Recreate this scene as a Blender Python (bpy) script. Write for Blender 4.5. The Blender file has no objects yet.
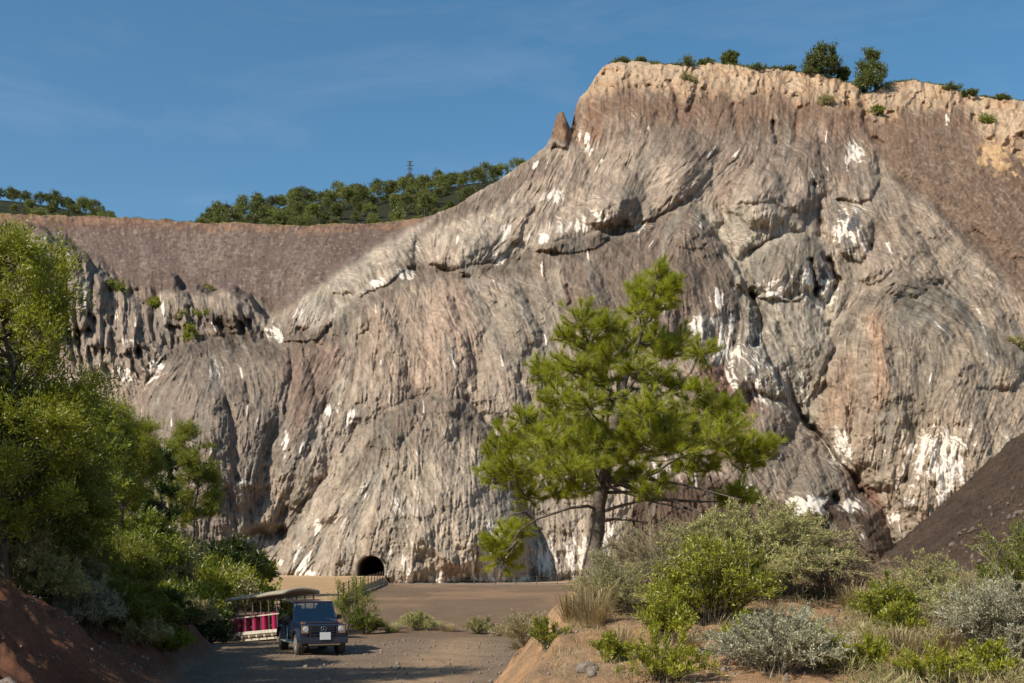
import bpy, bmesh, math, random
import numpy as np
from mathutils import Vector, Matrix

rng = np.random.default_rng(11)
random.seed(5)
C = bpy.context.scene.collection
SC = bpy.context.scene

# ------------------------------------------------------------------ camera, sky, sun, exposure
FPX, HZ, CZ = 1200.0, 560.0, 3.5          # focal length in pixels, horizon row, eye height
cam_d = bpy.data.cameras.new("camera")
cam = bpy.data.objects.new("camera", cam_d); C.objects.link(cam)
cam.location = (0, 0, CZ); cam.rotation_euler = (math.radians(90), 0, 0)
cam_d.sensor_width = 36; cam_d.lens = FPX / 1024 * 36
cam_d.shift_y = (HZ - 341.5) / 1024
cam_d.clip_start = 0.2; cam_d.clip_end = 6000
SC.camera = cam

SUN_EL, SUN_AZ = math.radians(41), math.radians(52)    # azimuth: from straight behind the camera round to the left
to_sun = Vector((-math.sin(SUN_AZ) * math.cos(SUN_EL), -math.cos(SUN_AZ) * math.cos(SUN_EL), math.sin(SUN_EL)))
sun_d = bpy.data.lights.new("sun", 'SUN'); sun = bpy.data.objects.new("sun", sun_d); C.objects.link(sun)
sun_d.energy = 5.0; sun_d.angle = math.radians(0.5); sun_d.color = (1.0, 0.93, 0.82)
sun.rotation_euler = to_sun.to_track_quat('Z', 'Y').to_euler()
sun.location = (-60, -60, 80)

W = bpy.data.worlds.new("World"); SC.world = W; W.use_nodes = True
nt = W.node_tree; nt.nodes.clear()
sky = nt.nodes.new('ShaderNodeTexSky'); sky.sky_type = 'NISHITA'; sky.sun_disc = False
sky.sun_elevation = SUN_EL; sky.sun_rotation = math.atan2(to_sun.x, to_sun.y)
sky.altitude = 900; sky.air_density = 1.0; sky.dust_density = 2.2; sky.ozone_density = 1.6
tc = nt.nodes.new('ShaderNodeTexCoord'); mp = nt.nodes.new('ShaderNodeMapping')
mp.inputs['Scale'].default_value = (2.2, 2.2, 9.0); mp.inputs['Rotation'].default_value = (0, -0.25, 0); mp.inputs['Location'].default_value = (1.7, .4, .6)
nz = nt.nodes.new('ShaderNodeTexNoise'); nz.inputs['Scale'].default_value = 1.7; nz.inputs['Detail'].default_value = 9
nz.inputs['Roughness'].default_value = 0.62; nz.inputs['Distortion'].default_value = 0.5
rp = nt.nodes.new('ShaderNodeValToRGB'); rp.color_ramp.elements[0].position = 0.50; rp.color_ramp.elements[1].position = 0.82
rp.color_ramp.elements[1].color = (0.15, 0.15, 0.15, 1)
mx = nt.nodes.new('ShaderNodeMixRGB'); mx.inputs['Color2'].default_value = (5.0, 5.3, 5.8, 1)
bg = nt.nodes.new('ShaderNodeBackground'); bg.inputs['Strength'].default_value = 0.115
out = nt.nodes.new('ShaderNodeOutputWorld')
nt.links.new(tc.outputs['Generated'], mp.inputs['Vector']); nt.links.new(mp.outputs[0], nz.inputs['Vector'])
nt.links.new(nz.outputs['Fac'], rp.inputs[0]); nt.links.new(rp.outputs[0], mx.inputs['Fac'])
hs = nt.nodes.new('ShaderNodeHueSaturation'); hs.inputs['Hue'].default_value = 0.488; hs.inputs['Saturation'].default_value = 1.24; hs.inputs['Value'].default_value = 1.05
nt.links.new(sky.outputs[0], hs.inputs['Color']); nt.links.new(hs.outputs[0], mx.inputs['Color1']); nt.links.new(mx.outputs[0], bg.inputs[0]); nt.links.new(bg.outputs[0], out.inputs[0])

SC.view_settings.view_transform = 'Standard'; SC.view_settings.look = 'None'
SC.view_settings.exposure = 0.14; SC.view_settings.gamma = 1.0
SC.view_settings.use_curve_mapping = False
SC.render.engine = 'CYCLES'
SC.cycles.max_bounces = 5; SC.cycles.diffuse_bounces = 2; SC.cycles.transparent_max_bounces = 8

# ------------------------------------------------------------------ small helpers
def lin(r, g, b):
    f = lambda c: (c / 255 / 12.92) if c / 255 <= 0.04045 else ((c / 255 + 0.055) / 1.055) ** 2.4
    return np.array([f(r), f(g), f(b)])

def px(x, y, Y):
    return np.array([(x - 512) / FPX * Y, Y, CZ + (HZ - y) / FPX * Y])

def sstep(a, b, x):
    t = np.clip((x - a) / (b - a), 0, 1); return t * t * (3 - 2 * t)

class VNoise:
    """value noise on a periodic lattice"""
    def __init__(s, seed): s.g = np.random.default_rng(seed).random((256, 256))
    def __call__(s, x, y):
        xi = np.floor(x).astype(int); yi = np.floor(y).astype(int)
        fx = x - xi; fy = y - yi; fx = fx * fx * (3 - 2 * fx); fy = fy * fy * (3 - 2 * fy)
        a = s.g[yi & 255, xi & 255]; b = s.g[yi & 255, (xi + 1) & 255]
        c = s.g[(yi + 1) & 255, xi & 255]; d = s.g[(yi + 1) & 255, (xi + 1) & 255]
        return ((a * (1 - fx) + b * fx) * (1 - fy) + (c * (1 - fx) + d * fx) * fy) * 2 - 1
_vn = [VNoise(i + 100) for i in range(8)]
def fbm(x, y, oct=4, seed=0, gain=0.5):
    r = 0; a = 1; t = 0
    for o in range(oct):
        r = r + a * _vn[(seed + o) % 8](x * 2 ** o + 17.3 * o + seed * 7.1, y * 2 ** o + 9.1 * o); t += a; a *= gain
    return r / t

class Acc:
    """collects vertex and face arrays into one mesh"""
    def __init__(s): s.V = []; s.Q = []; s.T = []; s.n = 0
    def add(s, V, Q=None, T=None):
        V = np.asarray(V, float).reshape(-1, 3); s.V.append(V)
        if Q is not None and len(Q): s.Q.append(np.asarray(Q).reshape(-1, 4) + s.n)
        if T is not None and len(T): s.T.append(np.asarray(T).reshape(-1, 3) + s.n)
        s.n += len(V)
    def tube(s, P, R, k=5):
        P = np.asarray(P, float); R = np.broadcast_to(np.asarray(R, float), (len(P),))
        T = np.gradient(P, axis=0); T /= np.linalg.norm(T, axis=1, keepdims=True) + 1e-9
        ref = np.where(np.abs(T[:, 2:3]) > 0.9, np.array([[1., 0, 0]]), np.array([[0, 0, 1.]]))
        A = np.cross(T, ref); A /= np.linalg.norm(A, axis=1, keepdims=True) + 1e-9; B = np.cross(T, A)
        an = np.arange(k) / k * 2 * math.pi
        V = P[:, None] + R[:, None, None] * (np.cos(an)[None, :, None] * A[:, None] + np.sin(an)[None, :, None] * B[:, None])
        i = np.arange(len(P) - 1)[:, None] * k; j = np.arange(k)[None]; j2 = (j + 1) % k
        Q = np.stack([i + j, i + j2, i + k + j2, i + k + j], -1).reshape(-1, 4)
        s.add(V.reshape(-1, 3), Q)
    def prisms(s, A, B, ra, rb):
        """many thin three-sided twigs at once from A to B"""
        A = np.asarray(A); B = np.asarray(B); n = len(A)
        if not n: return
        D = B - A; D /= np.linalg.norm(D, axis=1, keepdims=True) + 1e-9
        U = np.cross(D, rng.normal(size=(n, 3))); U /= np.linalg.norm(U, axis=1, keepdims=True) + 1e-9; Wv = np.cross(D, U)
        ra = np.broadcast_to(ra, (n,)); rb = np.broadcast_to(rb, (n,)); V = np.zeros((n, 6, 3))
        for k in range(3):
            o = math.cos(k * 2.094) * U + math.sin(k * 2.094) * Wv
            V[:, k] = A + o * ra[:, None]; V[:, k + 3] = B + o * rb[:, None]
        base = np.arange(n)[:, None] * 6
        Q = np.concatenate([base + np.array([[k, (k + 1) % 3, 3 + (k + 1) % 3, 3 + k]]) for k in range(3)])
        s.add(V.reshape(-1, 3), Q)
    def leaves(s, P, D, L, Wd):
        """diamond leaf blades at P pointing along D"""
        n = len(P); D = D / (np.linalg.norm(D, axis=1, keepdims=True) + 1e-9)
        S = np.cross(D, rng.normal(size=(n, 3))); S /= np.linalg.norm(S, axis=1, keepdims=True) + 1e-9
        L = np.broadcast_to(L, (n,))[:, None]; Wd = np.broadcast_to(Wd, (n,))[:, None]
        N = np.cross(D, S)
        V = np.stack([P, P + D * L * .45 + S * Wd * .5 + N * L * .04, P + D * L, P + D * L * .45 - S * Wd * .5 + N * L * .04], 1)
        s.add(V.reshape(-1, 3), np.arange(n * 4).reshape(n, 4))
    def needles(s, P, D, L, Wd):
        n = len(P); D = D / (np.linalg.norm(D, axis=1, keepdims=True) + 1e-9)
        S = np.cross(D, rng.normal(size=(n, 3))); S /= np.linalg.norm(S, axis=1, keepdims=True) + 1e-9
        L = np.broadcast_to(L, (n,))[:, None]; Wd = np.broadcast_to(Wd, (n,))[:, None]
        V = np.stack([P - S * Wd * .5, P + S * Wd * .5, P + D * L], 1)
        s.add(V.reshape(-1, 3), None, np.arange(n * 3).reshape(n, 3))
    def mesh(s, name):
        V = np.concatenate(s.V)
        Q = np.concatenate(s.Q) if s.Q else np.zeros((0, 4), int); T = np.concatenate(s.T) if s.T else np.zeros((0, 3), int)
        me = bpy.data.meshes.new(name); me.vertices.add(len(V)); me.vertices.foreach_set("co", V.astype(np.float32).ravel())
        li = np.concatenate([Q.ravel(), T.ravel()]).astype(np.int32); me.loops.add(len(li)); me.loops.foreach_set("vertex_index", li)
        st = np.concatenate([np.arange(len(Q)) * 4, len(Q) * 4 + np.arange(len(T)) * 3]).astype(np.int32)
        me.polygons.add(len(st)); me.polygons.foreach_set("loop_start", st)
        me.update(calc_edges=True); return me

def link(name, me, mat=None, parent=None, smooth=False, loc=None):
    o = bpy.data.objects.new(name, me); C.objects.link(o)
    if mat is not None and len(me.materials) == 0: me.materials.append(mat)
    if smooth: me.polygons.foreach_set("use_smooth", np.ones(len(me.polygons), bool))
    if parent is not None: o.parent = parent
    if loc is not None: o.location = loc
    return o

def tag(o, label=None, cat=None, group=None, kind=None):
    if label: o["label"] = label
    if cat: o["category"] = cat
    if group: o["group"] = group
    if kind: o["kind"] = kind
    return o

def thing(name, label, cat, loc=(0, 0, 0), rotz=0, group=None):
    o = bpy.data.objects.new(name, None); C.objects.link(o); o.empty_display_size = 0.3
    o.location = loc; o.rotation_euler = (0, 0, rotz); return tag(o, label, cat, group)

def vcolor(me, col, name="tint", alpha=None):
    a = me.color_attributes.new(name, 'FLOAT_COLOR', 'POINT')
    c = np.ones((len(col), 4), np.float32); c[:, :3] = col
    if alpha is not None: c[:, 3] = alpha
    a.data.foreach_set("color", c.ravel())

# ------------------------------------------------------------------ materials
def newmat(name):
    m = bpy.data.materials.new(name); m.use_nodes = True; n = m.node_tree
    return m, n, n.nodes['Principled BSDF']

def plain(name, rgb, rough=0.6, metal=0.0, var=0.12, scale=30.0, bump=0.0, spec=0.5, coat=0.0):
    m, n, b = newmat(name); b.inputs['Roughness'].default_value = rough; b.inputs['Metallic'].default_value = metal
    b.inputs['Specular IOR Level'].default_value = spec; b.inputs['Coat Weight'].default_value = coat
    t = n.nodes.new('ShaderNodeTexCoord'); z = n.nodes.new('ShaderNodeTexNoise'); z.inputs['Scale'].default_value = scale; z.inputs['Detail'].default_value = 5
    r = n.nodes.new('ShaderNodeValToRGB'); c = np.array(rgb)
    r.color_ramp.elements[0].position = .3; r.color_ramp.elements[1].position = .7
    r.color_ramp.elements[0].color = (*(c * (1 - var)), 1); r.color_ramp.elements[1].color = (*np.minimum(c * (1 + var), 1), 1)
    n.links.new(t.outputs['Object'], z.inputs['Vector']); n.links.new(z.outputs['Fac'], r.inputs[0]); n.links.new(r.outputs[0], b.inputs['Base Color'])
    if bump:
        bm_ = n.nodes.new('ShaderNodeBump'); bm_.inputs['Strength'].default_value = bump; bm_.inputs['Distance'].default_value = 0.02
        n.links.new(z.outputs['Fac'], bm_.inputs['Height']); n.links.new(bm_.outputs[0], b.inputs['Normal'])
    return m

def leafmat(name, c1, c2, trans=0.35, objvar=0.25, c3=None):
    m = bpy.data.materials.new(name); m.use_nodes = True; n = m.node_tree; n.nodes.clear()
    g = n.nodes.new('ShaderNodeNewGeometry'); r = n.nodes.new('ShaderNodeValToRGB')
    r.color_ramp.elements[0].color = (*c1, 1); r.color_ramp.elements[1].color = (*c2, 1)
    if c3 is not None:
        e = r.color_ramp.elements.new(0.93); e.color = (*c2, 1); r.color_ramp.elements[2].color = (*c3, 1)
    oi = n.nodes.new('ShaderNodeObjectInfo'); mr = n.nodes.new('ShaderNodeMapRange')
    mr.inputs['To Min'].default_value = 1 - objvar; mr.inputs['To Max'].default_value = 1 + objvar
    tcd = n.nodes.new('ShaderNodeTexCoord'); zn = n.nodes.new('ShaderNodeTexNoise'); zn.inputs['Scale'].default_value = 2.2; zn.inputs['Detail'].default_value = 2
    mr2 = n.nodes.new('ShaderNodeMapRange'); mr2.inputs['From Min'].default_value = .3; mr2.inputs['From Max'].default_value = .7
    mr2.inputs['To Min'].default_value = .72; mr2.inputs['To Max'].default_value = 1.28
    mu = n.nodes.new('ShaderNodeMath'); mu.operation = 'MULTIPLY'
    hv = n.nodes.new('ShaderNodeHueSaturation')
    d = n.nodes.new('ShaderNodeBsdfDiffuse'); t = n.nodes.new('ShaderNodeBsdfTranslucent'); gl = n.nodes.new('ShaderNodeBsdfGlossy')
    gl.inputs['Roughness'].default_value = .45; gl.inputs['Color'].default_value = (.8, .8, .8, 1)
    mxa = n.nodes.new('ShaderNodeMixShader'); mxa.inputs[0].default_value = trans
    mxb = n.nodes.new('ShaderNodeMixShader'); mxb.inputs[0].default_value = 0.04
    o = n.nodes.new('ShaderNodeOutputMaterial'); L = n.links.new
    L(g.outputs['Random Per Island'], r.inputs[0]); L(oi.outputs['Random'], mr.inputs[0])
    L(tcd.outputs['Object'], zn.inputs['Vector']); L(zn.outputs['Fac'], mr2.inputs[0]); L(mr.outputs[0], mu.inputs[0]); L(mr2.outputs[0], mu.inputs[1])
    L(mu.outputs[0], hv.inputs['Value']); L(r.outputs[0], hv.inputs['Color'])
    L(hv.outputs[0], d.inputs[0]); L(hv.outputs[0], t.inputs[0])
    L(d.outputs[0], mxa.inputs[1]); L(t.outputs[0], mxa.inputs[2]); L(mxa.outputs[0], mxb.inputs[1]); L(gl.outputs[0], mxb.inputs[2]); L(mxb.outputs[0], o.inputs[0])
    return m

def groundmat(name, scales=((0.9, .35), (9.0, .4), (60.0, .35)), bump=0.5, dist=0.06, rough=0.95, var=0.45):
    """vertex tint times several octaves of soil noise"""
    m, n, b = newmat(name); b.inputs['Roughness'].default_value = rough; b.inputs['Specular IOR Level'].default_value = .15
    a = n.nodes.new('ShaderNodeVertexColor'); a.layer_name = "tint"; t = n.nodes.new('ShaderNodeTexCoord')
    tot = None
    for sc_, w in scales:
        z = n.nodes.new('ShaderNodeTexNoise'); z.inputs['Scale'].default_value = sc_; z.inputs['Detail'].default_value = 6; z.inputs['Roughness'].default_value = .65
        n.links.new(t.outputs['Object'], z.inputs['Vector'])
        q = n.nodes.new('ShaderNodeMath'); q.operation = 'MULTIPLY_ADD'; q.inputs[1].default_value = w
        n.links.new(z.outputs['Fac'], q.inputs[0])
        if tot is None: q.inputs[2].default_value = 0
        else: n.links.new(tot.outputs[0], q.inputs[2])
        tot = q
    sw = sum(w for _, w in scales)
    mr = n.nodes.new('ShaderNodeMapRange'); mr.inputs['From Min'].default_value = sw * .3; mr.inputs['From Max'].default_value = sw * .7
    mr.inputs['To Min'].default_value = 1 - var; mr.inputs['To Max'].default_value = 1 + var
    n.links.new(tot.outputs[0], mr.inputs[0])
    v = n.nodes.new('ShaderNodeVectorMath'); v.operation = 'SCALE'; n.links.new(a.outputs[0], v.inputs[0]); n.links.new(mr.outputs[0], v.inputs['Scale'])
    n.links.new(v.outputs[0], b.inputs['Base Color'])
    bp = n.nodes.new('ShaderNodeBump'); bp.inputs['Strength'].default_value = bump; bp.inputs['Distance'].default_value = dist
    n.links.new(tot.outputs[0], bp.inputs['Height']); n.links.new(bp.outputs[0], b.inputs['Normal'])
    return m

M = {}
def rockmat():
    """cliff rock: tint per vertex, strata noise stretched along the local bedding direction, thin fractures, salt crust"""
    m, n, b = newmat("cliff_rock"); b.inputs['Roughness'].default_value = .95; b.inputs['Specular IOR Level'].default_value = .12; L = n.links.new
    def att(nm): a = n.nodes.new('ShaderNodeVertexColor'); a.layer_name = nm; return a
    def math_(op, a, b_=None, c=None):
        q = n.nodes.new('ShaderNodeMath'); q.operation = op
        for i, v in enumerate((a, b_, c)):
            if v is None: continue
            if isinstance(v, (int, float)): q.inputs[i].default_value = v
            else: L(v, q.inputs[i])
        return q.outputs[0]
    tint, fa_, fb_ = att("tint"), att("flowa"), att("flowb"); t = n.nodes.new('ShaderNodeTexCoord')
    sa = n.nodes.new('ShaderNodeSeparateColor'); L(fa_.outputs[0], sa.inputs[0]); sb = n.nodes.new('ShaderNodeSeparateColor'); L(fb_.outputs[0], sb.inputs[0])
    ws = [sa.outputs[0], sa.outputs[1], sa.outputs[2], sb.outputs[0], sb.outputs[1]]; roughm = sb.outputs[2]
    fine = crack = None
    for k, deg in enumerate((-60, -30, 0, 30, 60)):
        th = math.radians(deg); al = n.nodes.new('ShaderNodeVectorMath'); al.operation = 'DOT_PRODUCT'; al.inputs[1].default_value = (math.sin(th) * .10, 0, -math.cos(th) * .10)
        ac = n.nodes.new('ShaderNodeVectorMath'); ac.operation = 'DOT_PRODUCT'; ac.inputs[1].default_value = (math.cos(th) * 1.35, .45, math.sin(th) * 1.35); L(t.outputs['Object'], al.inputs[0]); L(t.outputs['Object'], ac.inputs[0])
        cb = n.nodes.new('ShaderNodeCombineXYZ'); L(al.outputs['Value'], cb.inputs[0]); L(ac.outputs['Value'], cb.inputs[1]); cb.inputs[2].default_value = k * 7.3
        z = n.nodes.new('ShaderNodeTexNoise'); z.inputs['Scale'].default_value = .95; z.inputs['Detail'].default_value = 5; z.inputs['Roughness'].default_value = .72; z.inputs['Distortion'].default_value = .25; L(cb.outputs[0], z.inputs['Vector'])
        f = math_('MULTIPLY', math_('SUBTRACT', z.outputs['Fac'], .5), ws[k]); fine = f if fine is None else math_('ADD', fine, f)
        c = math_('MULTIPLY', math_('ABSOLUTE', math_('SUBTRACT', z.outputs['Fac'], .5)), ws[k]); crack = c if crack is None else math_('ADD', crack, c)
    iso = n.nodes.new('ShaderNodeTexNoise'); iso.inputs['Scale'].default_value = .55; iso.inputs['Detail'].default_value = 8; iso.inputs['Roughness'].default_value = .75; L(t.outputs['Object'], iso.inputs['Vector'])
    isc = math_('SUBTRACT', iso.outputs['Fac'], .5); pn = n.nodes.new('ShaderNodeTexNoise'); pn.inputs['Scale'].default_value = .085; pn.inputs['Detail'].default_value = 4; pn.inputs['Roughness'].default_value = .6; L(t.outputs['Object'], pn.inputs['Vector'])
    pm = n.nodes.new('ShaderNodeMapRange'); pm.inputs['From Min'].default_value = .40; pm.inputs['From Max'].default_value = .60; pm.inputs['To Min'].default_value = .35; pm.inputs['To Max'].default_value = 1.1; L(pn.outputs['Fac'], pm.inputs[0])
    fine = math_('MULTIPLY', math_('MULTIPLY', fine, roughm), pm.outputs[0])
    ck = n.nodes.new('ShaderNodeMapRange'); ck.interpolation_type = 'SMOOTHSTEP'; ck.inputs['From Min'].default_value = 0.002; ck.inputs['From Max'].default_value = .030; L(crack, ck.inputs[0])
    patch = n.nodes.new('ShaderNodeMapRange'); patch.inputs['From Min'].default_value = .44; patch.inputs['From Max'].default_value = .60; L(iso.outputs['Fac'], patch.inputs[0])
    dark = math_('MULTIPLY', math_('MULTIPLY', math_('SUBTRACT', 1.0, ck.outputs[0]), roughm), math_('MULTIPLY_ADD', patch.outputs[0], .36, .22))
    val = math_('MULTIPLY', math_('ADD', math_('MULTIPLY_ADD', fine, 2.2, 1.0), math_('MULTIPLY', isc, 1.5)), math_('SUBTRACT', 1.0, dark)); val = math_('MAXIMUM', val, .3)
    v = n.nodes.new('ShaderNodeVectorMath'); v.operation = 'SCALE'; L(tint.outputs[0], v.inputs[0]); L(val, v.inputs['Scale'])
    sl = math_('ADD', tint.outputs['Alpha'], math_('ADD', math_('MULTIPLY', fine, 2.4), math_('MULTIPLY', isc, .5)))
    sm_ = n.nodes.new('ShaderNodeMapRange'); sm_.interpolation_type = 'SMOOTHSTEP'; sm_.inputs['From Min'].default_value = .40; sm_.inputs['From Max'].default_value = .62; L(sl, sm_.inputs[0])
    gate = n.nodes.new('ShaderNodeMapRange'); gate.inputs['From Min'].default_value = .08; gate.inputs['From Max'].default_value = .22; L(tint.outputs['Alpha'], gate.inputs[0]); smk = math_('MULTIPLY', math_('MULTIPLY', sm_.outputs[0], gate.outputs[0]), .88)
    sc_ = n.nodes.new('ShaderNodeVectorMath'); sc_.operation = 'SCALE'; sc_.inputs[0].default_value = (*lin(218, 207, 192), ); L(math_('MULTIPLY_ADD', isc, .6, 1.0), sc_.inputs['Scale'])
    mxr = n.nodes.new('ShaderNodeMixRGB'); L(smk, mxr.inputs[0]); L(v.outputs[0], mxr.inputs[1]); L(sc_.outputs[0], mxr.inputs[2]); L(mxr.outputs[0], b.inputs['Base Color'])
    bp = n.nodes.new('ShaderNodeBump'); bp.inputs['Strength'].default_value = .55; bp.inputs['Distance'].default_value = .7; L(math_('SUBTRACT', math_('ADD', math_('MULTIPLY', fine, 1.0), math_('MULTIPLY', isc, .7)), math_('MULTIPLY', dark, .35)), bp.inputs['Height']); L(bp.outputs[0], b.inputs['Normal'])
    return m
M['rock'] = rockmat()
M['soil'] = groundmat("soil", ((0.7, .3), (5.0, .4), (34.0, .5)), bump=.9, dist=.08, var=.75)
M['plateau'] = groundmat("dry_grass_soil", ((0.2, .4), (1.5, .4)), bump=.4, dist=.3)
M['heap'] = groundmat("heap_soil", ((0.4, .3), (2.2, .5), (8.0, .6)), bump=1.0, dist=.6, var=.95)
M['bark'] = plain("pine_bark", (0.11, 0.085, 0.066), .95, var=.5, scale=22, bump=.9)
M['twig'] = plain("dry_twig", (0.30, 0.24, 0.17), .9, var=.3, scale=12)
M['darktwig'] = plain("dark_twig", (0.09, 0.07, 0.05), .9, var=.3, scale=12)
M['needle'] = leafmat("pine_needles", (0.19, 0.23, 0.014), (0.52, 0.52, 0.035), .5, .0, (0.42, 0.33, .08))
M['hillpine'] = leafmat("hill_pine", (0.085, 0.105, 0.022), (0.22, 0.23, 0.045), .35, .4)
M['clifftree'] = leafmat("cliff_tree", (0.07, 0.095, 0.022), (0.16, 0.18, 0.04), .3, .15)
M['lime'] = leafmat("lime_leaves", (0.16, 0.19, 0.014), (0.36, 0.36, 0.03), .45, .1)
M['yellow'] = leafmat("yellow_green_leaves", (0.20, 0.23, 0.015), (0.42, 0.40, 0.03), .40, .08)
M['green'] = leafmat("green_leaves", (0.11, 0.145, 0.014), (0.26, 0.275, 0.025), .42, .15)
M['dark'] = leafmat("dark_leaves", (0.035, 0.06, 0.012), (0.10, 0.125, 0.02), .3, .15)
M['olive'] = leafmat("olive_leaves", (0.22, 0.205, 0.08), (0.46, 0.40, 0.17), .3, .1, (0.46, 0.36, .16))
M['silver'] = leafmat("silver_leaves", (0.23, 0.235, 0.14), (0.47, 0.45, 0.29), .25, .08)
M['grey'] = leafmat("grey_green_leaves", (0.25, 0.25, 0.08), (0.52, 0.48, 0.17), .28, .08, (0.50, 0.40, .2))
M['straw'] = leafmat("straw", (0.28, 0.21, 0.10), (0.50, 0.39, 0.20), .3, .1)
M['rust'] = leafmat("rusty_twigs", (0.20, 0.12, 0.05), (0.36, 0.22, 0.09), .3, .1)

# ------------------------------------------------------------------ ground shape
def interp(Y, pts):
    p = np.array(pts, float); return np.interp(Y, p[:, 0], p[:, 1])
XF = [(0, -6.2), (12, -6.8), (22, -8.0), (35, -9.6), (46, -11.2), (57, -15.2), (80, -18.0), (100, -20.5), (150, -31), (230, -60)]
HB = [(0, 9), (25, 11), (60, 12), (90, 9.5), (110, 7), (140, 3), (170, 1), (230, 0.5)]
XM = [(0, -1.0), (10, -0.1), (14, 0.45), (20, 1.25), (26, 2.6), (34, 5.0), (45, 8)]
HM = [(0, 1.75), (8, 2.0), (12, 2.3), (16, 2.75), (20, 3.15), (25, 3.0), (30, 2.2), (37, 1.0), (46, 0.0), (300, 0)]

def zones(X, Y):
    n1 = fbm(X * .35, Y * .35, 4, 1); n2 = fbm(X * 1.3, Y * 1.3, 4, 2); n3 = fbm(X * 4.5, Y * 4.5, 3, 3)
    flat = 0.06 * n1 * sstep(30, 60, Y) + .025 * n2 + 0.01 * n3
    # shallow wheel ruts along the road
    flat = flat - 0.05 * np.exp(-((X + 6.3 + .02 * (Y - 40)) / .35) ** 2) - 0.05 * np.exp(-((X + 8.0) / .35) ** 2)
    dip = -0.62 * np.exp(-(((X + 13.2) / 3.2) ** 2 + ((Y - 56.5) / 4.5) ** 2))
    # ramp in front of the tunnel mouth
    xl = np.interp(Y, [80, 93, 123, 180, 230], [-12.6, -13.2, -15.3, -18.5, -25])
    ramp = (0.55 + 0.0055 * np.clip(Y - 90, 0, 110)) * sstep(0.0, -0.5, X - xl) * sstep(82, 98, Y)
    r = interp(Y, XF) - X + 0.5 * n1; H = interp(Y, HB)
    bank = np.where(r > 0, H * (1 - np.exp(-0.98 * np.maximum(r, 0) / H)), 0)
    rill = fbm(Y * 1.6 + 0.25 * X, X * .18, 3, 5)
    bank = bank + np.clip(r, 0, 2) * (.16 * n1 + .13 * n2 + .05 * n3 + .12 * rill)
    s = X - interp(Y, XM) + 0.28 * n1 + 0.16 * n2; hm = interp(Y, HM)
    mound = np.where(s > 0, hm + 0.12 * np.tanh(s), hm + 1.25 * s)
    mound = np.maximum(mound, 0); mound = mound * 1.0 + np.clip(mound, 0, 1) * (.10 * n1 + .09 * n2 + .035 * n3)
    dh = np.hypot(X - 47, Y - 62)
    heap = 27.6 - 0.90 * dh + .30 * n1 + .24 * n2 + .10 * n3 + .35 * fbm(X * .75, Y * .75, 4, 6) + .5 * fbm(X * .3, Y * .3, 3, 7) + 0.16 * fbm(np.arctan2(Y - 62, X - 47) * 60, dh * .3, 3, 4)
    return flat + dip, ramp, bank, mound, heap, r, s, n1, n2, n3

def ground_z(X, Y):
    X = np.asarray(X, float); Y = np.asarray(Y, float)
    f, ra, b, m, h, *_ = zones(X, Y)
    return np.maximum(np.maximum(f + ra + b, f * .5 + m), h)

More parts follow.
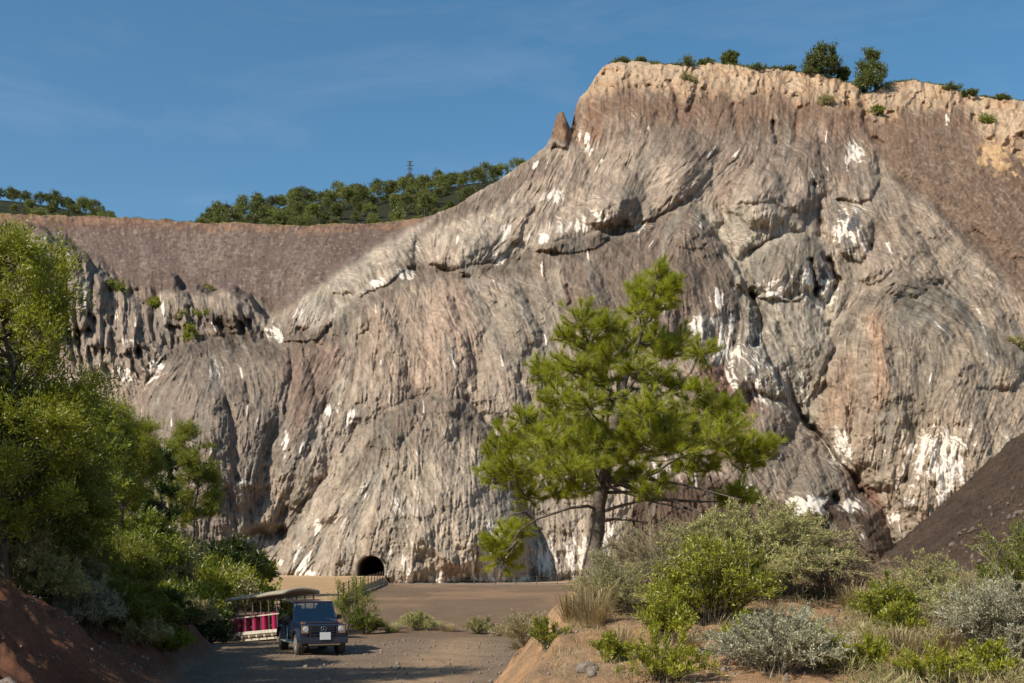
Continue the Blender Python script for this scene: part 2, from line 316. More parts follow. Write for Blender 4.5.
def build_ground():
    cols = np.linspace(-520, 1560, 1040); rows = np.concatenate([np.geomspace(2.0, 70, 560), np.geomspace(70.5, 240, 160)])
    Yg, Pg = np.meshgrid(rows, cols, indexing='ij'); Xg = (Pg - 512) / FPX * Yg
    f, ra, b, m, h, r, s, n1, n2, n3 = zones(Xg, Yg)
    low = f + ra + b; mm = f * .5 + m; Z = np.maximum(np.maximum(low, mm), h)
    zone = np.zeros(Z.shape, int)                                        # 0 flat ground
    zone[(r > 0.05)] = 2; zone[(mm > low) & (m > 0.05)] = 3; zone[h >= np.maximum(low, mm)] = 4
    zone[(zone == 0) & (Yg < 54)] = 1; zone[(zone == 0) & (ra > .12)] = 5
    plaza = lin(118, 97, 77); road = lin(124, 106, 87); bankc = lin(108, 74, 55); moundc = lin(156, 123, 91); heapc = lin(92, 76, 63); sand = lin(170, 140, 104)
    col = plaza[None, None] * (1 + .10 * fbm(Xg * .07, Yg * .03, 4, 6)[..., None])
    tire = np.exp(-((np.abs(fbm(Xg * .03 + 3, Yg * .012, 3, 2)) * 9) ** 2))[..., None]
    col = col * (1 - .10 * tire)
    pale = (sstep(.05, .45, fbm(Xg * .11, Yg * .05, 4, 3)) * sstep(60, 90, Yg))[..., None]
    col = col + (lin(158, 126, 96) - col) * .5 * pale
    wr = sstep(58, 48, Yg)[..., None]; col = col * (1 - wr) + road * wr
    rut = np.exp(-((Xg + 3.2 - .02 * Yg) / 1.2) ** 2)[..., None]
    col = col + (lin(172, 142, 108) - col) * .55 * rut * wr
    wra = sstep(.0, .3, ra)[..., None]; col = col * (1 - wra) + sand * wra
    edge = sstep(165, 178, Yg)[..., None]; col = col + (lin(190, 158, 122) - col) * .7 * edge
    wb = sstep(-.1, .6, r)[..., None]; bc = bankc * (1 + .25 * n1[..., None]) ; col = col * (1 - wb) + bc * wb
    wm = (sstep(-.02, .12, mm - low) * (m > 0.01))[..., None]
    mc = moundc * (1 + .18 * n1[..., None]); mc = mc + (lin(130, 112, 88) - mc) * sstep(.0, .5, n2)[..., None] * .6
    col = col * (1 - wm) + mc * wm
    wh = sstep(-.1, .1, h - np.maximum(low, mm))[..., None]; hc = heapc * (1 + .12 * n1[..., None]); col = col * (1 - wh) + hc * wh
    names = {0: "ground", 1: "dirt_road", 2: "earth_bank", 3: "earth_mound", 4: "spoil_heap", 5: "sandy_path"}
    nr, nc = Z.shape; idx = np.arange(nr * nc).reshape(nr, nc)
    quads = np.stack([idx[:-1, :-1], idx[:-1, 1:], idx[1:, 1:], idx[1:, :-1]], -1).reshape(-1, 4)
    zq = zone[:-1, :-1].ravel(); P = np.stack([Xg, Yg, Z], -1).reshape(-1, 3); colf = col.reshape(-1, 3)
    for k, nm in names.items():
        q = quads[zq == k]
        if not len(q): continue
        u, inv = np.unique(q, return_inverse=True); a = Acc(); a.add(P[u], inv.reshape(-1, 4)); me = a.mesh(nm); vcolor(me, np.clip(colf[u], 0, 1))
        tag(link(nm, me, M['heap'] if k == 4 else M['soil'], smooth=True), kind="structure")
    # country beyond, reaching the horizon
    g = np.linspace(-4500, 4500, 60); gx, gy = np.meshgrid(g, g); a = Acc(); i = np.arange(3600).reshape(60, 60)
    a.add(np.stack([gx, gy, np.full_like(gx, -3.2)], -1), np.stack([i[:-1, :-1], i[:-1, 1:], i[1:, 1:], i[1:, :-1]], -1).reshape(-1, 4))
    me = a.mesh("terrain"); vcolor(me, np.tile(lin(120, 100, 78), (3600, 1))); tag(link("terrain", me, M['plateau']), kind="structure")
build_ground()

# ------------------------------------------------------------------ the salt mountain
ST = 0.66
GX0, GX1, GY0, GY1 = -160, 1190, 40, 600
gx = np.arange(GX0, GX1, ST); gy = np.arange(GY0, GY1, ST); PX, PY = np.meshgrid(gx, gy); HS, WS = PX.shape

def up(a, k):                                                       # coarse map to full grid
    yi = np.linspace(0, a.shape[0] - 1, HS); xi = np.linspace(0, a.shape[1] - 1, WS)
    y0 = np.minimum(yi.astype(int), a.shape[0] - 2); x0 = np.minimum(xi.astype(int), a.shape[1] - 2); fy = (yi - y0)[:, None]; fx = (xi - x0)[None]
    r0 = a[y0]; r1 = a[y0 + 1]; rr = r0 * (1 - fy) + r1 * fy
    return rr[:, x0] * (1 - fx) + rr[:, x0 + 1] * fx
cx = np.linspace(GX0, gx[-1], WS // 2); cy = np.linspace(GY0, gy[-1], HS // 2); CXg, CYg = np.meshgrid(cx, cy)
WX = CXg + 7 * fbm(CXg / 34, CYg / 34, 4, 1) + 2.5 * fbm(CXg / 7, CYg / 7, 3, 4)
WY = CYg + 7 * fbm(CXg / 34, CYg / 34, 4, 2) + 2.5 * fbm(CXg / 7, CYg / 7, 3, 5)
WX2 = CXg + 14 * fbm(CXg / 40, CYg / 60, 5, 3); WY2 = CYg + 14 * fbm(CXg / 40, CYg / 60, 5, 6)

def sdf(poly, X=None, Y=None):                                       # positive inside, picture units
    X = WX if X is None else X; Y = WY if Y is None else Y
    p = np.array(poly, float); q = np.roll(p, -1, 0); d = np.full(X.shape, 1e9); ins = np.zeros(X.shape, bool)
    for (x0, y0), (x1, y1) in zip(p, q):
        ex, ey = x1 - x0, y1 - y0; t = np.clip(((X - x0) * ex + (Y - y0) * ey) / (ex * ex + ey * ey + 1e-9), 0, 1)
        d = np.minimum(d, np.hypot(X - x0 - t * ex, Y - y0 - t * ey))
        if y0 != y1: ins ^= ((y0 > Y) != (y1 > Y)) & (X < (x1 - x0) * (Y - y0) / (y1 - y0) + x0)
    return np.where(ins, d, -d)
def lined(pl, X=None, Y=None):                                       # distance to a polyline
    X = WX if X is None else X; Y = WY if Y is None else Y; p = np.array(pl, float); d = np.full(X.shape, 1e9)
    for (x0, y0), (x1, y1) in zip(p[:-1], p[1:]):
        ex, ey = x1 - x0, y1 - y0; t = np.clip(((X - x0) * ex + (Y - y0) * ey) / (ex * ex + ey * ey + 1e-9), 0, 1)
        d = np.minimum(d, np.hypot(X - x0 - t * ex, Y - y0 - t * ey))
    return d

SKY = [(-200, 210), (0, 213), (60, 216), (130, 218), (200, 222), (300, 226), (360, 224), (400, 221), (430, 215), (455, 206), (480, 190), (505, 176), (530, 158), (546, 146),
       (551, 136), (554, 124), (557, 114), (560, 111), (564, 114), (568, 124), (571, 130), (573, 120), (576, 106), (580, 97), (585, 93), (590, 86), (596, 76), (603, 67), (612, 63),
       (630, 61), (650, 63), (680, 65), (700, 65), (714, 61), (728, 64), (745, 67), (780, 69), (805, 72), (830, 77), (850, 82), (858, 88), (863, 96), (872, 93), (882, 86), (895, 82),
       (915, 80), (935, 84), (960, 91), (985, 98), (1024, 101), (1100, 108), (1300, 125)]
SKYA = np.array(SKY, float)

# masses standing in front of one another: outline, jump in metres, rounding in metres, rounding width in picture units
MASS = [
    ([(-200, 222), (20, 226), (48, 230), (62, 238), (72, 250), (84, 256), (92, 268), (104, 276), (118, 282), (126, 296), (140, 302), (158, 300), (168, 277), (175, 278), (184, 290), (198, 286), (214, 292), (232, 286), (250, 293), (262, 310), (272, 316),
      (284, 297), (308, 288), (336, 265), (388, 234), (430, 211), (480, 186), (530, 154), (550, 132), (556, 106), (564, 106), (571, 124), (577, 100), (588, 86), (603, 62), (700, 58), (860, 70), (1200, 90), (1200, 640), (-200, 640)], 62, 16, 34),
    ([(250, 345), (300, 333), (330, 318), (362, 290), (400, 266), (440, 268), (480, 262), (520, 258), (552, 244), (590, 236), (618, 240), (650, 226), (676, 212), (690, 206), (704, 214), (722, 244), (742, 274), (757, 300), (762, 340), (776, 380), (806, 428), (846, 474), (880, 512), (898, 546), (905, 640), (60, 640), (100, 480), (130, 420), (160, 366)], 6, 15, 42),
    ([(140, 380), (160, 358), (190, 342), (222, 334), (250, 332), (276, 342), (292, 362), (285, 420), (262, 470), (246, 540), (240, 640), (100, 640), (120, 430)], 1.2, 7, 26),
    ([(250, 640), (262, 580), (282, 548), (306, 512), (336, 462), (372, 424), (408, 402), (436, 394), (466, 402), (492, 428), (510, 462), (524, 520), (536, 590), (540, 640)], 4.5, 15, 40),
    ([(803, 415), (814, 372), (832, 328), (858, 296), (884, 279), (908, 275), (936, 286), (962, 306), (990, 334), (1024, 356), (1200, 420), (1200, 640), (930, 640), (905, 560), (878, 512), (846, 470), (820, 440)], 4, 16, 50),
    ([(738, 284), (748, 262), (764, 246), (786, 234), (806, 232), (822, 244), (828, 262), (822, 286), (796, 300), (764, 298)], 2.5, 7, 16),
    ([(722, 412), (738, 330), (752, 296), (768, 290), (790, 298), (806, 292), (822, 316), (836, 346), (824, 382), (806, 420), (780, 400), (750, 390)], 2, 8, 20),
    ([(832, 236), (838, 214), (850, 204), (862, 206), (872, 222), (874, 244), (862, 264), (846, 258)], 1.2, 3.2, 10),
    ([(600, 250), (640, 200), (620, 186), (600, 190), (560, 214), (536, 240), (520, 256)], 2, 7, 20),
    ([(424, 262), (440, 236), (470, 214), (500, 206), (536, 200), (520, 240), (500, 256), (460, 268)], 2, 8, 18),
    ([(560, 210), (600, 168), (640, 130), (690, 128), (720, 150), (700, 190), (670, 214), (620, 234), (586, 226)], 1.5, 8, 26),
    ([(720, 196), (745, 165), (775, 170), (800, 200), (806, 228), (770, 242), (736, 262)], 1.5, 8, 24),
    ([(266, 330), (286, 302), (312, 292), (330, 300), (334, 322), (318, 338), (290, 342)], 1.5, 6, 16),
    ([(330, 290), (352, 262), (386, 240), (410, 236), (416, 262), (392, 282), (360, 300)], 1.5, 6, 16),
    ([(160, 300), (170, 278), (178, 280), (190, 296), (186, 330), (164, 326)], 1.5, 5, 8),
    ([(205, 320), (214, 296), (232, 288), (248, 298), (252, 318), (230, 326)], 1.5, 5, 9),
    ([(66, 330), (70, 262), (80, 252), (90, 268), (92, 330)], 1.2, 5, 7),
    ([(88, 346), (94, 276), (106, 274), (112, 300), (108, 350)], 1.2, 5, 7),
    ([(112, 330), (120, 284), (130, 300), (140, 310), (146, 350), (120, 356)], 1.2, 5, 8),
    ([(50, 340), (56, 240), (66, 246), (68, 330)], 1, 5, 7),
    ([(738, 206), (776, 150), (792, 142), (818, 150), (824, 196), (800, 214), (770, 200)], 1, 5, 16),
    ([(836, 200), (846, 168), (876, 150), (884, 178), (870, 202)], 1, 4, 12),
    ([(550, 150), (553, 122), (560, 108), (567, 124), (568, 146)], 1.5, 4, 6),
]
# smaller pointed aprons on the big masses: apex, half width, height in picture units
for ax, ay, hw, hh in [(512, 272, 40, 130), (590, 252, 34, 110), (382, 300, 36, 120), (300, 346, 30, 130), (446, 286, 30, 100), (622, 166, 38, 62), (684, 140, 42, 84), (760, 152, 30, 60), (900, 214, 44, 64), (880, 326, 34, 130), (958, 346, 38, 120), (836, 396, 24, 80), (700, 300, 26, 90), (770, 340, 26, 90), (812, 446, 22, 70), (206, 352, 30, 120), (540, 190, 30, 50), (470, 222, 26, 40), (992, 300, 40, 70), (345, 282, 24, 44), (925, 420, 26, 80), (660, 262, 22, 70)]:
    MASS.append(([(ax - hw, ay + hh), (ax - hw * .62, ay + hh * .45), (ax - hw * .2, ay + hh * .08), (ax, ay), (ax + hw * .28, ay + hh * .12), (ax + hw * .7, ay + hh * .5), (ax + hw, ay + hh), (ax + hw * .4, ay + hh * 1.3), (ax - hw * .4, ay + hh * 1.25)], .5, 4.2, 13))
# steep gullies, clefts and hollows: polyline, depth in metres, half-width in picture units
GULLY = [
    ([(755, 296), (759, 318), (755, 342)], 9, 5), ([(752, 272), (742, 300), (737, 330)], 2.5, 4), ([(806, 416), (818, 384), (836, 350), (830, 326)], 3, 3),
    ([(834, 455), (862, 490), (890, 536)], 1.2, 4), ([(812, 182), (818, 196), (820, 206)], 6, 3.5), ([(816, 212), (824, 232), (828, 244)], 8, 4.5),
    ([(811, 258), (816, 294)], 7, 2.4), ([(832, 262), (839, 284), (829, 302)], 8, 3), ([(820, 300), (828, 316)], 4, 4), ([(862, 96), (865, 118), (872, 132), (886, 146)], 6, 3.5),
    ([(702, 66), (698, 90), (690, 112)], 5, 3.5), ([(631, 74), (636, 100)], 2.2, 4), ([(650, 80), (656, 104), (662, 120)], 3, 3.4), ([(674, 84), (679, 124)], 4, 3.2), ([(612, 84), (609, 112)], 2, 3.5), ([(590, 100), (592, 124)], 2, 3), ([(733, 108), (736, 140)], 2, 2.6), ([(794, 112), (792, 150)], 2, 2.6), ([(815, 118), (818, 146)], 1.6, 3.4), ([(884, 128), (882, 166)], 2.4, 3), ([(924, 88), (921, 112)], 1.8, 3.4),
    ([(769, 124), (773, 142)], 7, 2.6), ([(872, 244), (876, 249)], 4, 2), ([(565, 288), (567, 308)], 4, 1.8), ([(833, 498), (836, 504)], 5, 4),
    ([(243, 380), (248, 404)], 4, 3), ([(224, 402), (236, 430), (240, 480)], 2, 3), ([(500, 420), (518, 440), (528, 470)], 4, 3.5), ([(256, 538), (276, 534)], 8, 9),
    ([(600, 190), (610, 210), (598, 222)], 3, 4), ([(572, 130), (586, 158), (596, 190)], 3, 4), ([(650, 130), (640, 160), (612, 180)], 2, 5), ([(300, 330), (318, 344), (330, 352)], 4, 4),
    ([(345, 300), (350, 330)], 4, 4), ([(360, 268), (376, 290)], 2.5, 4), ([(440, 265), (448, 280), (470, 272)], 3, 4), ([(872, 154), (930, 200), (1000, 250), (1060, 300)], 3, 8),
    ([(640, 222), (600, 246), (560, 252)], 2, 6), ([(84, 262), (94, 300), (90, 330)], 5, 5), ([(112, 290), (116, 330)], 4, 4), ([(150, 310), (156, 340)], 4, 4), ([(380, 330), (372, 390)], 2.5, 4),
    ([(480, 290), (505, 340), (530, 400)], 2.5, 5), ([(430, 300), (425, 350)], 2, 5), ([(290, 380), (270, 450), (262, 500)], 1.2, 6), ([(330, 400), (300, 470), (280, 520)], 2.5, 6), ([(160, 380), (150, 420)], 3, 5),
    ([(905, 290), (960, 340), (1010, 400)], 2, 7), ([(870, 300), (850, 360), (850, 420)], 1.6, 6), ([(930, 330), (915, 400), (925, 450)], 1.6, 6), ([(960, 430), (930, 470)], 2, 5), ([(900, 430), (890, 490), (900, 520)], 2, 5),
    ([(540, 330), (520, 380)], 2, 5), ([(640, 240), (650, 290)], 1.6, 6), ([(716, 240), (735, 280), (744, 300)], 2, 4), ([(720, 380), (790, 450), (850, 510)], 1, 6), ([(770, 305), (790, 350), (800, 390)], 1.8, 4), ([(752, 320), (770, 370)], 1.8, 4),
]

# direction in which the fluting and the strata run (picture units)
FLOW = [(430, 430, 0, 1), (430, 540, 0, 1), (330, 500, -.8, 1), (290, 550, -.8, 1), (360, 560, -.1, 1), (480, 500, .05, 1), (520, 530, .05, 1), (560, 480, .1, 1), (620, 520, 0, 1), (350, 340, -.1, 1), (300, 430, -.45, 1), (250, 410, .05, 1), (200, 390, -.35, 1),
        (230, 400, .1, 1), (170, 370, -1, .7), (240, 350, .6, .7), (270, 360, .5, 1), (320, 380, -.5, 1), (280, 480, -.4, 1), (240, 500, 0, 1), (390, 320, -.1, 1), (430, 350, .1, 1), (450, 330, .4, 1), (520, 300, .55, 1), (490, 300, .6, 1), (560, 320, .3, 1), (600, 280, .3, 1), (640, 270, -.3, 1), (660, 240, -.7, 1),
        (700, 240, .7, 1), (735, 280, .65, 1), (700, 310, .25, 1), (745, 320, .05, 1), (720, 350, -.25, 1), (310, 310, -.7, 1), (350, 280, .6, 1), (380, 260, .7, 1), (410, 250, .7, 1), (450, 240, -.4, 1), (480, 230, .4, 1), (530, 220, -.8, .6), (500, 255, -.8, .6), (560, 230, -.3, 1), (600, 225, -.1, 1), (600, 160, -.7, 1),
        (620, 170, -.8, 1), (660, 160, -1, .8), (690, 170, -1, .75), (720, 165, -1, .8), (650, 190, -1, .8), (740, 150, -.9, .9), (760, 200, -.5, 1), (740, 230, .7, 1), (790, 240, -.2, 1), (770, 270, -.4, 1), (815, 260, .2, 1), (850, 240, 0, 1), (770, 340, .5, 1), (740, 390, .5, 1), (800, 430, .75, 1), (830, 470, .8, 1), (870, 510, .7, 1), (700, 380, .5, 1), (720, 430, .5, 1), (790, 330, .45, 1), (810, 360, .1, 1),
        (905, 300, 1, .15), (880, 295, -1, .7), (850, 330, -.6, 1), (830, 390, -.3, 1), (905, 350, 0, 1), (870, 370, .05, 1), (940, 310, .9, .6), (970, 350, .4, 1), (960, 390, -.7, 1), (1000, 400, -.6, 1), (880, 430, -.3, 1), (930, 440, -.2, 1), (945, 480, 0, 1), (900, 490, -.15, 1), (1010, 440, -.7, 1),
        (890, 190, .8, .9), (940, 220, .9, .9), (1000, 240, .9, .8), (860, 200, .5, 1), (880, 240, .5, 1), (940, 270, .7, 1), (1010, 320, .5, 1), (820, 150, 0, 1), (860, 140, .1, 1), (760, 140, 0, 1), (700, 100, 0, 1), (640, 90, 0, 1), (600, 100, 0, 1), (800, 90, 0, 1), (930, 110, 0, 1), (1000, 130, .2, 1), (580, 130, 0, 1),
        (100, 250, .3, 1), (200, 250, -.2, 1), (300, 255, -.6, 1), (380, 240, -.7, 1), (60, 290, .1, 1), (100, 310, .1, 1), (130, 330, .1, 1), (170, 310, .1, 1), (230, 305, .1, 1), (200, 330, .6, .8), (150, 350, .8, .7), (240, 320, .6, .8), (100, 380, .5, .8), (0, 400, 0, 1), (480, 200, -.8, .8), (540, 160, -.8, .8)]
fa = np.array(FLOW, float); ang = np.arctan2(fa[:, 2], fa[:, 3]) * 2       # angle from the vertical, doubled
c4x = np.linspace(GX0, gx[-1], WS // 6); c4y = np.linspace(GY0, gy[-1], HS // 6); F4X, F4Y = np.meshgrid(c4x, c4y)
wsum = 0; cs = 0; sn = 0
for (x, y, *_), a2 in zip(fa, ang):
    w = 1 / (((F4X - x) ** 2 + (F4Y - y) ** 2) + 150) ** 1.6; wsum = wsum + w; cs = cs + w * math.cos(a2); sn = sn + w * math.sin(a2)
TH = up(np.unwrap(np.arctan2(sn, cs), axis=1) * 0 + np.arctan2(sn, cs), 6) / 2
TH = TH * .84 + 0.26 * fbm(PX / 46, PY / 60, 3, 2); THS = TH + .16 * fbm(PX / 20, PY / 26, 2, 1)
TH = TH + .26 * fbm(PX / 9, PY / 11, 3, 5)
DX, DY = np.sin(TH), np.cos(TH)

def blur(a, n):
    for _ in range(n):
        a = (a + np.roll(a, 1, 0) + np.roll(a, -1, 0)) / 3; a = (a + np.roll(a, 1, 1) + np.roll(a, -1, 1)) / 3
    return a
def lic(src, L, step=1.0):
    tot = src.copy(); ii, jj = np.mgrid[0:HS, 0:WS]
    for sg in (1, -1):
        x = jj.astype(np.float32); y = ii.astype(np.float32)
        for k in range(L):
            xi = np.clip(np.rint(x), 0, WS - 1).astype(np.int32); yi = np.clip(np.rint(y), 0, HS - 1).astype(np.int32)
            x = x + sg * step * DX[yi, xi]; y = y + sg * step * DY[yi, xi]
            xi = np.clip(np.rint(x), 0, WS - 1).astype(np.int32); yi = np.clip(np.rint(y), 0, HS - 1).astype(np.int32)
            tot += src[yi, xi] * (1 - k / (L + 1))
    return (tot - tot.mean()) / tot.std()
r0 = np.random.default_rng(3)
S1 = lic(blur(r0.normal(size=(HS, WS)), 1), 7)                               # finest fluting
S2 = lic(blur(r0.normal(size=(HS, WS)), 2), 18)
S3 = lic(blur(r0.normal(size=(HS, WS)), 10), 26, 1.6)
S4 = lic(blur(r0.normal(size=(HS, WS)), 80), 40, 2.4)
N1 = fbm(PX / 5, PY / 5, 4, 1); N2 = fbm(PX / 22, PY / 22, 5, 4); N3 = fbm(PX / 90, PY / 90, 4, 6)

hgt = np.zeros(CXg.shape); inC = None
for k, (poly, J, R, s) in enumerate(MASS):
    d = sdf(poly); h = J * sstep(-1.2, 2.4, d) + np.where(d > 0, R * (1 - np.exp(-np.maximum(d, 0) / s)), 0)
    hgt += h
gmod = .30 + .55 * np.clip(fbm(CXg / 14, CYg / 14, 2, 4) + .5, 0, 1)
for pl, dep, w in GULLY:
    d = lined(pl); hgt -= dep * np.exp(-(d / w) ** 2) * gmod
hgt = up(hgt, 2)
# rock character masks
def zmask(poly, soft, warp=True):
    return up(sstep(-soft, soft, sdf(poly, WX2, WY2) if warp else sdf(poly)), 2)
ctop = np.interp(gx, SKYA[:, 0], SKYA[:, 1])[None]
CAPLOW = [(560, 100), (572, 112), (585, 108), (604, 102), (630, 96), (650, 104), (680, 104), (705, 97), (740, 101), (780, 103), (820, 110), (858, 112), (885, 128), (910, 116), (940, 108), (965, 116), (985, 144), (1024, 170), (1200, 230)]
cap_line = np.interp(gx, *np.array(CAPLOW, float).T)[None] + 6 * fbm(gx / 14, gx * 0, 3, 1)[None] - 9 * sstep(-.1, .4, fbm(gx / 38, gx * 0 + 4, 3, 6))[None]
cap = sstep(5, -5, PY + 5 * N2 - cap_line) * sstep(556, 574, PX)
scree = zmask([(-200, 160), (420, 160), (430, 214), (400, 238), (340, 268), (300, 292), (270, 312), (250, 292), (200, 286), (160, 290), (130, 292), (90, 262), (50, 236), (-200, 240)], 5)
rslope = zmask([(872, 150), (900, 130), (950, 128), (980, 160), (1030, 180), (1220, 230), (1220, 330), (1024, 290), (960, 240), (915, 196)], 7)
smooth = np.clip(scree + rslope, 0, 1); rough = 1 - smooth
lic_disp = rough * (0.08 * S3 + 0.09 * S2 + 0.05 * S1 + 0.26 * S4 - .55 * np.exp(-(S3 / .22) ** 2) * (.4 + .8 * sstep(-.3, .4, N2)) - .22 * np.exp(-(S2 / .25) ** 2)) * (1 - .55 * cap)
lic_disp += smooth * (0.08 * S2 + .06 * S1 + .16 * S4 + .32 * N1 + .25 * fbm(PX / 2.4, PY / 2.4, 2, 5))
crag = zmask([(-100, 230), (60, 236), (150, 295), (262, 305), (270, 335), (200, 340), (150, 380), (60, 370), (-100, 380)], 10)
rid = 1 - np.abs(fbm(PX / 17, PY / 34, 4, 7)) * 2
lic_disp += crag * (1.0 * S3 + 1.5 * rid + .5 * S4 + 1.6 * (1 - np.abs(fbm(PX / 7, PY / 20, 3, 3)) * 2.4))
lic_disp += cap * (1.1 * fbm(PX / 9, PY / 16, 4, 3) + 1.5 * fbm(PX / 24, PY / 30, 3, 2) + .5 * N1 + 1.0 * fbm(PX / 4.5, PY / 8, 3, 6) + 1.6 * (.5 - np.abs(fbm(PX / 9 + 1.5 * N2, PY / 20, 3, 1)) * 2.2) * (.3 + 1.1 * sstep(-.3, .3, N2)) - 1.2 * sstep(.1, .4, fbm(PX / 14, PY / 9, 4, 4)))
hgt = hgt + lic_disp + rough * (1.5 * N2 + .5 * N1 + .12 * fbm(PX / 2.2, PY / 2.2, 2, 3)) + 6 * N3 * rough
# a ledge between the cream cap and the rock below
hgt -= 2.2 * np.exp(-((PY - cap_line - 6) / 7) ** 2) * sstep(590, 640, PX) * sstep(900, 870, PX) * (0.6 + .8 * N2)
D0 = 200 / (1 - (HZ - PY) / 1428.0)
# the broad scree bowl far left is a gentler slope, further back
D = D0 + 95 - hgt
D += scree * 30 * sstep(300, 215, PY)
# tunnel bore
TX, TY, TR = 371, 569, 13.2
dt = np.hypot(PX - TX, np.minimum(PY - TY, 0)); bore = sstep(TR, TR - 1.6, dt) * (PY < 600)
D += 34 * bore

# rock colours, and shade painted along the ridge and dome edges
S = np.ones((HS, WS, 3))
def paint(mask, rgb, amt=1.0):
    m = (np.clip(mask, 0, 1) * amt)[..., None]; S[:] = S * (1 - m) + np.array(rgb) * m
S[:] = lin(158, 137, 119)
paint(zmask([(560, 240), (640, 236), (690, 205), (725, 245), (757, 300), (735, 330), (700, 350), (640, 340), (560, 330)], 9), lin(140, 117, 101))
paint(zmask([(640, 255), (670, 235), (700, 262), (690, 330), (650, 300)], 14), lin(150, 112, 94), .6)
paint(zmask([(560, 230), (760, 130), (860, 190), (800, 250), (740, 260), (640, 240)], 16), lin(160, 138, 121))
paint(zmask([(580, 120), (720, 110), (870, 140), (850, 180), (740, 170), (620, 150)], 12), lin(139, 115, 99), .7)
paint(zmask([(700, 215), (745, 290), (800, 420), (760, 430), (720, 380), (840, 360), (830, 240), (760, 200)], 12), lin(165, 151, 132), .8)
paint(zmask([(740, 300), (800, 292), (836, 346), (806, 420), (720, 410)], 8), lin(152, 139, 124), .9)
paint(zmask([(742, 280), (765, 245), (800, 232), (828, 260), (815, 285), (770, 285)], 5), lin(140, 126, 110), .9)
paint(zmask([(806, 415), (860, 296), (908, 275), (1000, 330), (1220, 420), (1220, 600), (900, 560)], 10), lin(160, 137, 114), .9)
paint(zmask([(840, 330), (900, 290), (960, 330), (950, 400), (900, 430), (860, 420)], 18), lin(146, 129, 110), .7)
paint(zmask([(872, 310), (886, 305), (890, 380), (878, 410), (868, 370)], 7), lin(176, 128, 92), .7)
paint(zmask([(812, 420), (850, 350), (862, 380), (845, 440)], 9), lin(170, 128, 98), .6)
paint(zmask([(880, 190), (960, 260), (1024, 300), (1024, 350), (950, 290), (880, 260)], 12), lin(152, 131, 112), .7)
paint(zmask([(262, 332), (310, 288), (430, 212), (540, 160), (590, 220), (520, 262), (420, 270), (340, 330), (300, 340)], 8), lin(167, 149, 131), .85)
paint(zmask([(270, 335), (300, 296), (330, 300), (350, 330), (310, 345)], 8), lin(158, 147, 132), .7)
paint(zmask([(590, 130), (640, 140), (560, 230), (500, 240), (530, 170)], 12), lin(163, 138, 119), .7)
paint(zmask([(430, 215), (545, 150), (560, 165), (470, 215), (420, 240)], 6), lin(134, 111, 96), .8)
paint(zmask([(130, 300), (260, 310), (330, 330), (300, 420), (240, 590), (120, 590)], 14), lin(140, 121, 107), .8)
paint(zmask([(360, 300), (420, 265), (470, 300), (480, 400), (380, 400), (340, 360)], 18), lin(158, 132, 112), .8)
paint(zmask([(440, 290), (480, 280), (470, 360), (430, 400), (415, 340)], 14), lin(172, 138, 116), .6)
paint(zmask([(280, 350), (320, 340), (350, 320), (310, 420), (290, 440)], 10), lin(148, 112, 95), .7)
paint(zmask([(470, 268), (560, 260), (570, 350), (520, 400), (490, 330)], 14), lin(150, 134, 118), .7)
paint(zmask([(255, 590), (330, 460), (430, 394), (500, 430), (640, 470), (640, 600)], 12), lin(165, 145, 125), .9)
paint(zmask([(380, 395), (470, 400), (490, 440), (380, 470), (330, 490)], 12), lin(143, 123, 105), .6)  # shading painted inside the portal dome's top edge
paint(zmask([(690, 360), (730, 362), (800, 440), (870, 490), (890, 540), (870, 530), (760, 450)], 5), lin(152, 98, 76), .85)
paint(zmask([(690, 370), (760, 420), (770, 470), (720, 460), (690, 420)], 9), lin(150, 100, 80), .6)
paint(zmask([(760, 400), (850, 480), (890, 545), (830, 510), (790, 500), (750, 460)], 7), lin(142, 128, 112), .85)
paint(zmask([(640, 480), (700, 478), (780, 498), (860, 512), (900, 560), (910, 640), (600, 640)], 5), lin(128, 95, 74), .95)
paint(crag, lin(146, 127, 113), .6)
paint(zmask([(600, 246), (645, 232), (690, 206), (722, 246), (757, 300), (748, 318), (700, 296), (650, 290)], 6), lin(134, 113, 98), .7)  # ridge face darkened with painted shade so its form shows
paint(zmask([(700, 214), (716, 222), (752, 290), (772, 290), (735, 320), (690, 350), (700, 320), (745, 310)], 4), lin(160, 148, 132), .7)  # flank right of the ridge painted lighter to set off the shaded face
paint(zmask([(376, 420), (408, 402), (436, 394), (466, 402), (492, 428), (512, 470), (490, 452), (440, 424), (400, 432), (340, 490)], 6), lin(132, 112, 96), .65)  # dark arc painted as shade under the portal dome's crest
paint(zmask([(250, 345), (330, 318), (400, 266), (480, 262), (552, 244), (618, 240), (600, 256), (520, 276), (400, 284), (330, 336), (260, 362)], 5), lin(132, 112, 96), .75)  # dark band painted as shade below the long ridge line
paint(zmask([(812, 380), (832, 328), (858, 296), (908, 275), (962, 306), (1024, 356), (1024, 372), (950, 314), (905, 290), (866, 306)], 5), lin(128, 114, 100), .75)  # shade painted along the top of the right dome
paint(zmask([(150, 370), (190, 342), (250, 332), (290, 362), (250, 356), (196, 360)], 5), lin(126, 108, 96), .8)  # shade painted along the top of the left lobe
paint(zmask([(195, 305), (260, 330), (240, 345), (205, 340)], 6), lin(118, 93, 74), .7)
paint(scree, lin(112, 91, 82))
paint(scree * sstep(-.1, .5, S4 * .3 + N2), lin(130, 108, 98), .6)
paint(scree * sstep(236, 220, PY), lin(112, 80, 66), .8)
paint(rslope, lin(122, 96, 78))
paint(rslope * sstep(0, .5, N2), lin(140, 114, 94), .6)
stn = sstep(.22, .42, fbm(PX / 3.2, PY / 2.4, 3, 6) + .3 * N2); paint(smooth * stn, lin(86, 70, 62), .6)
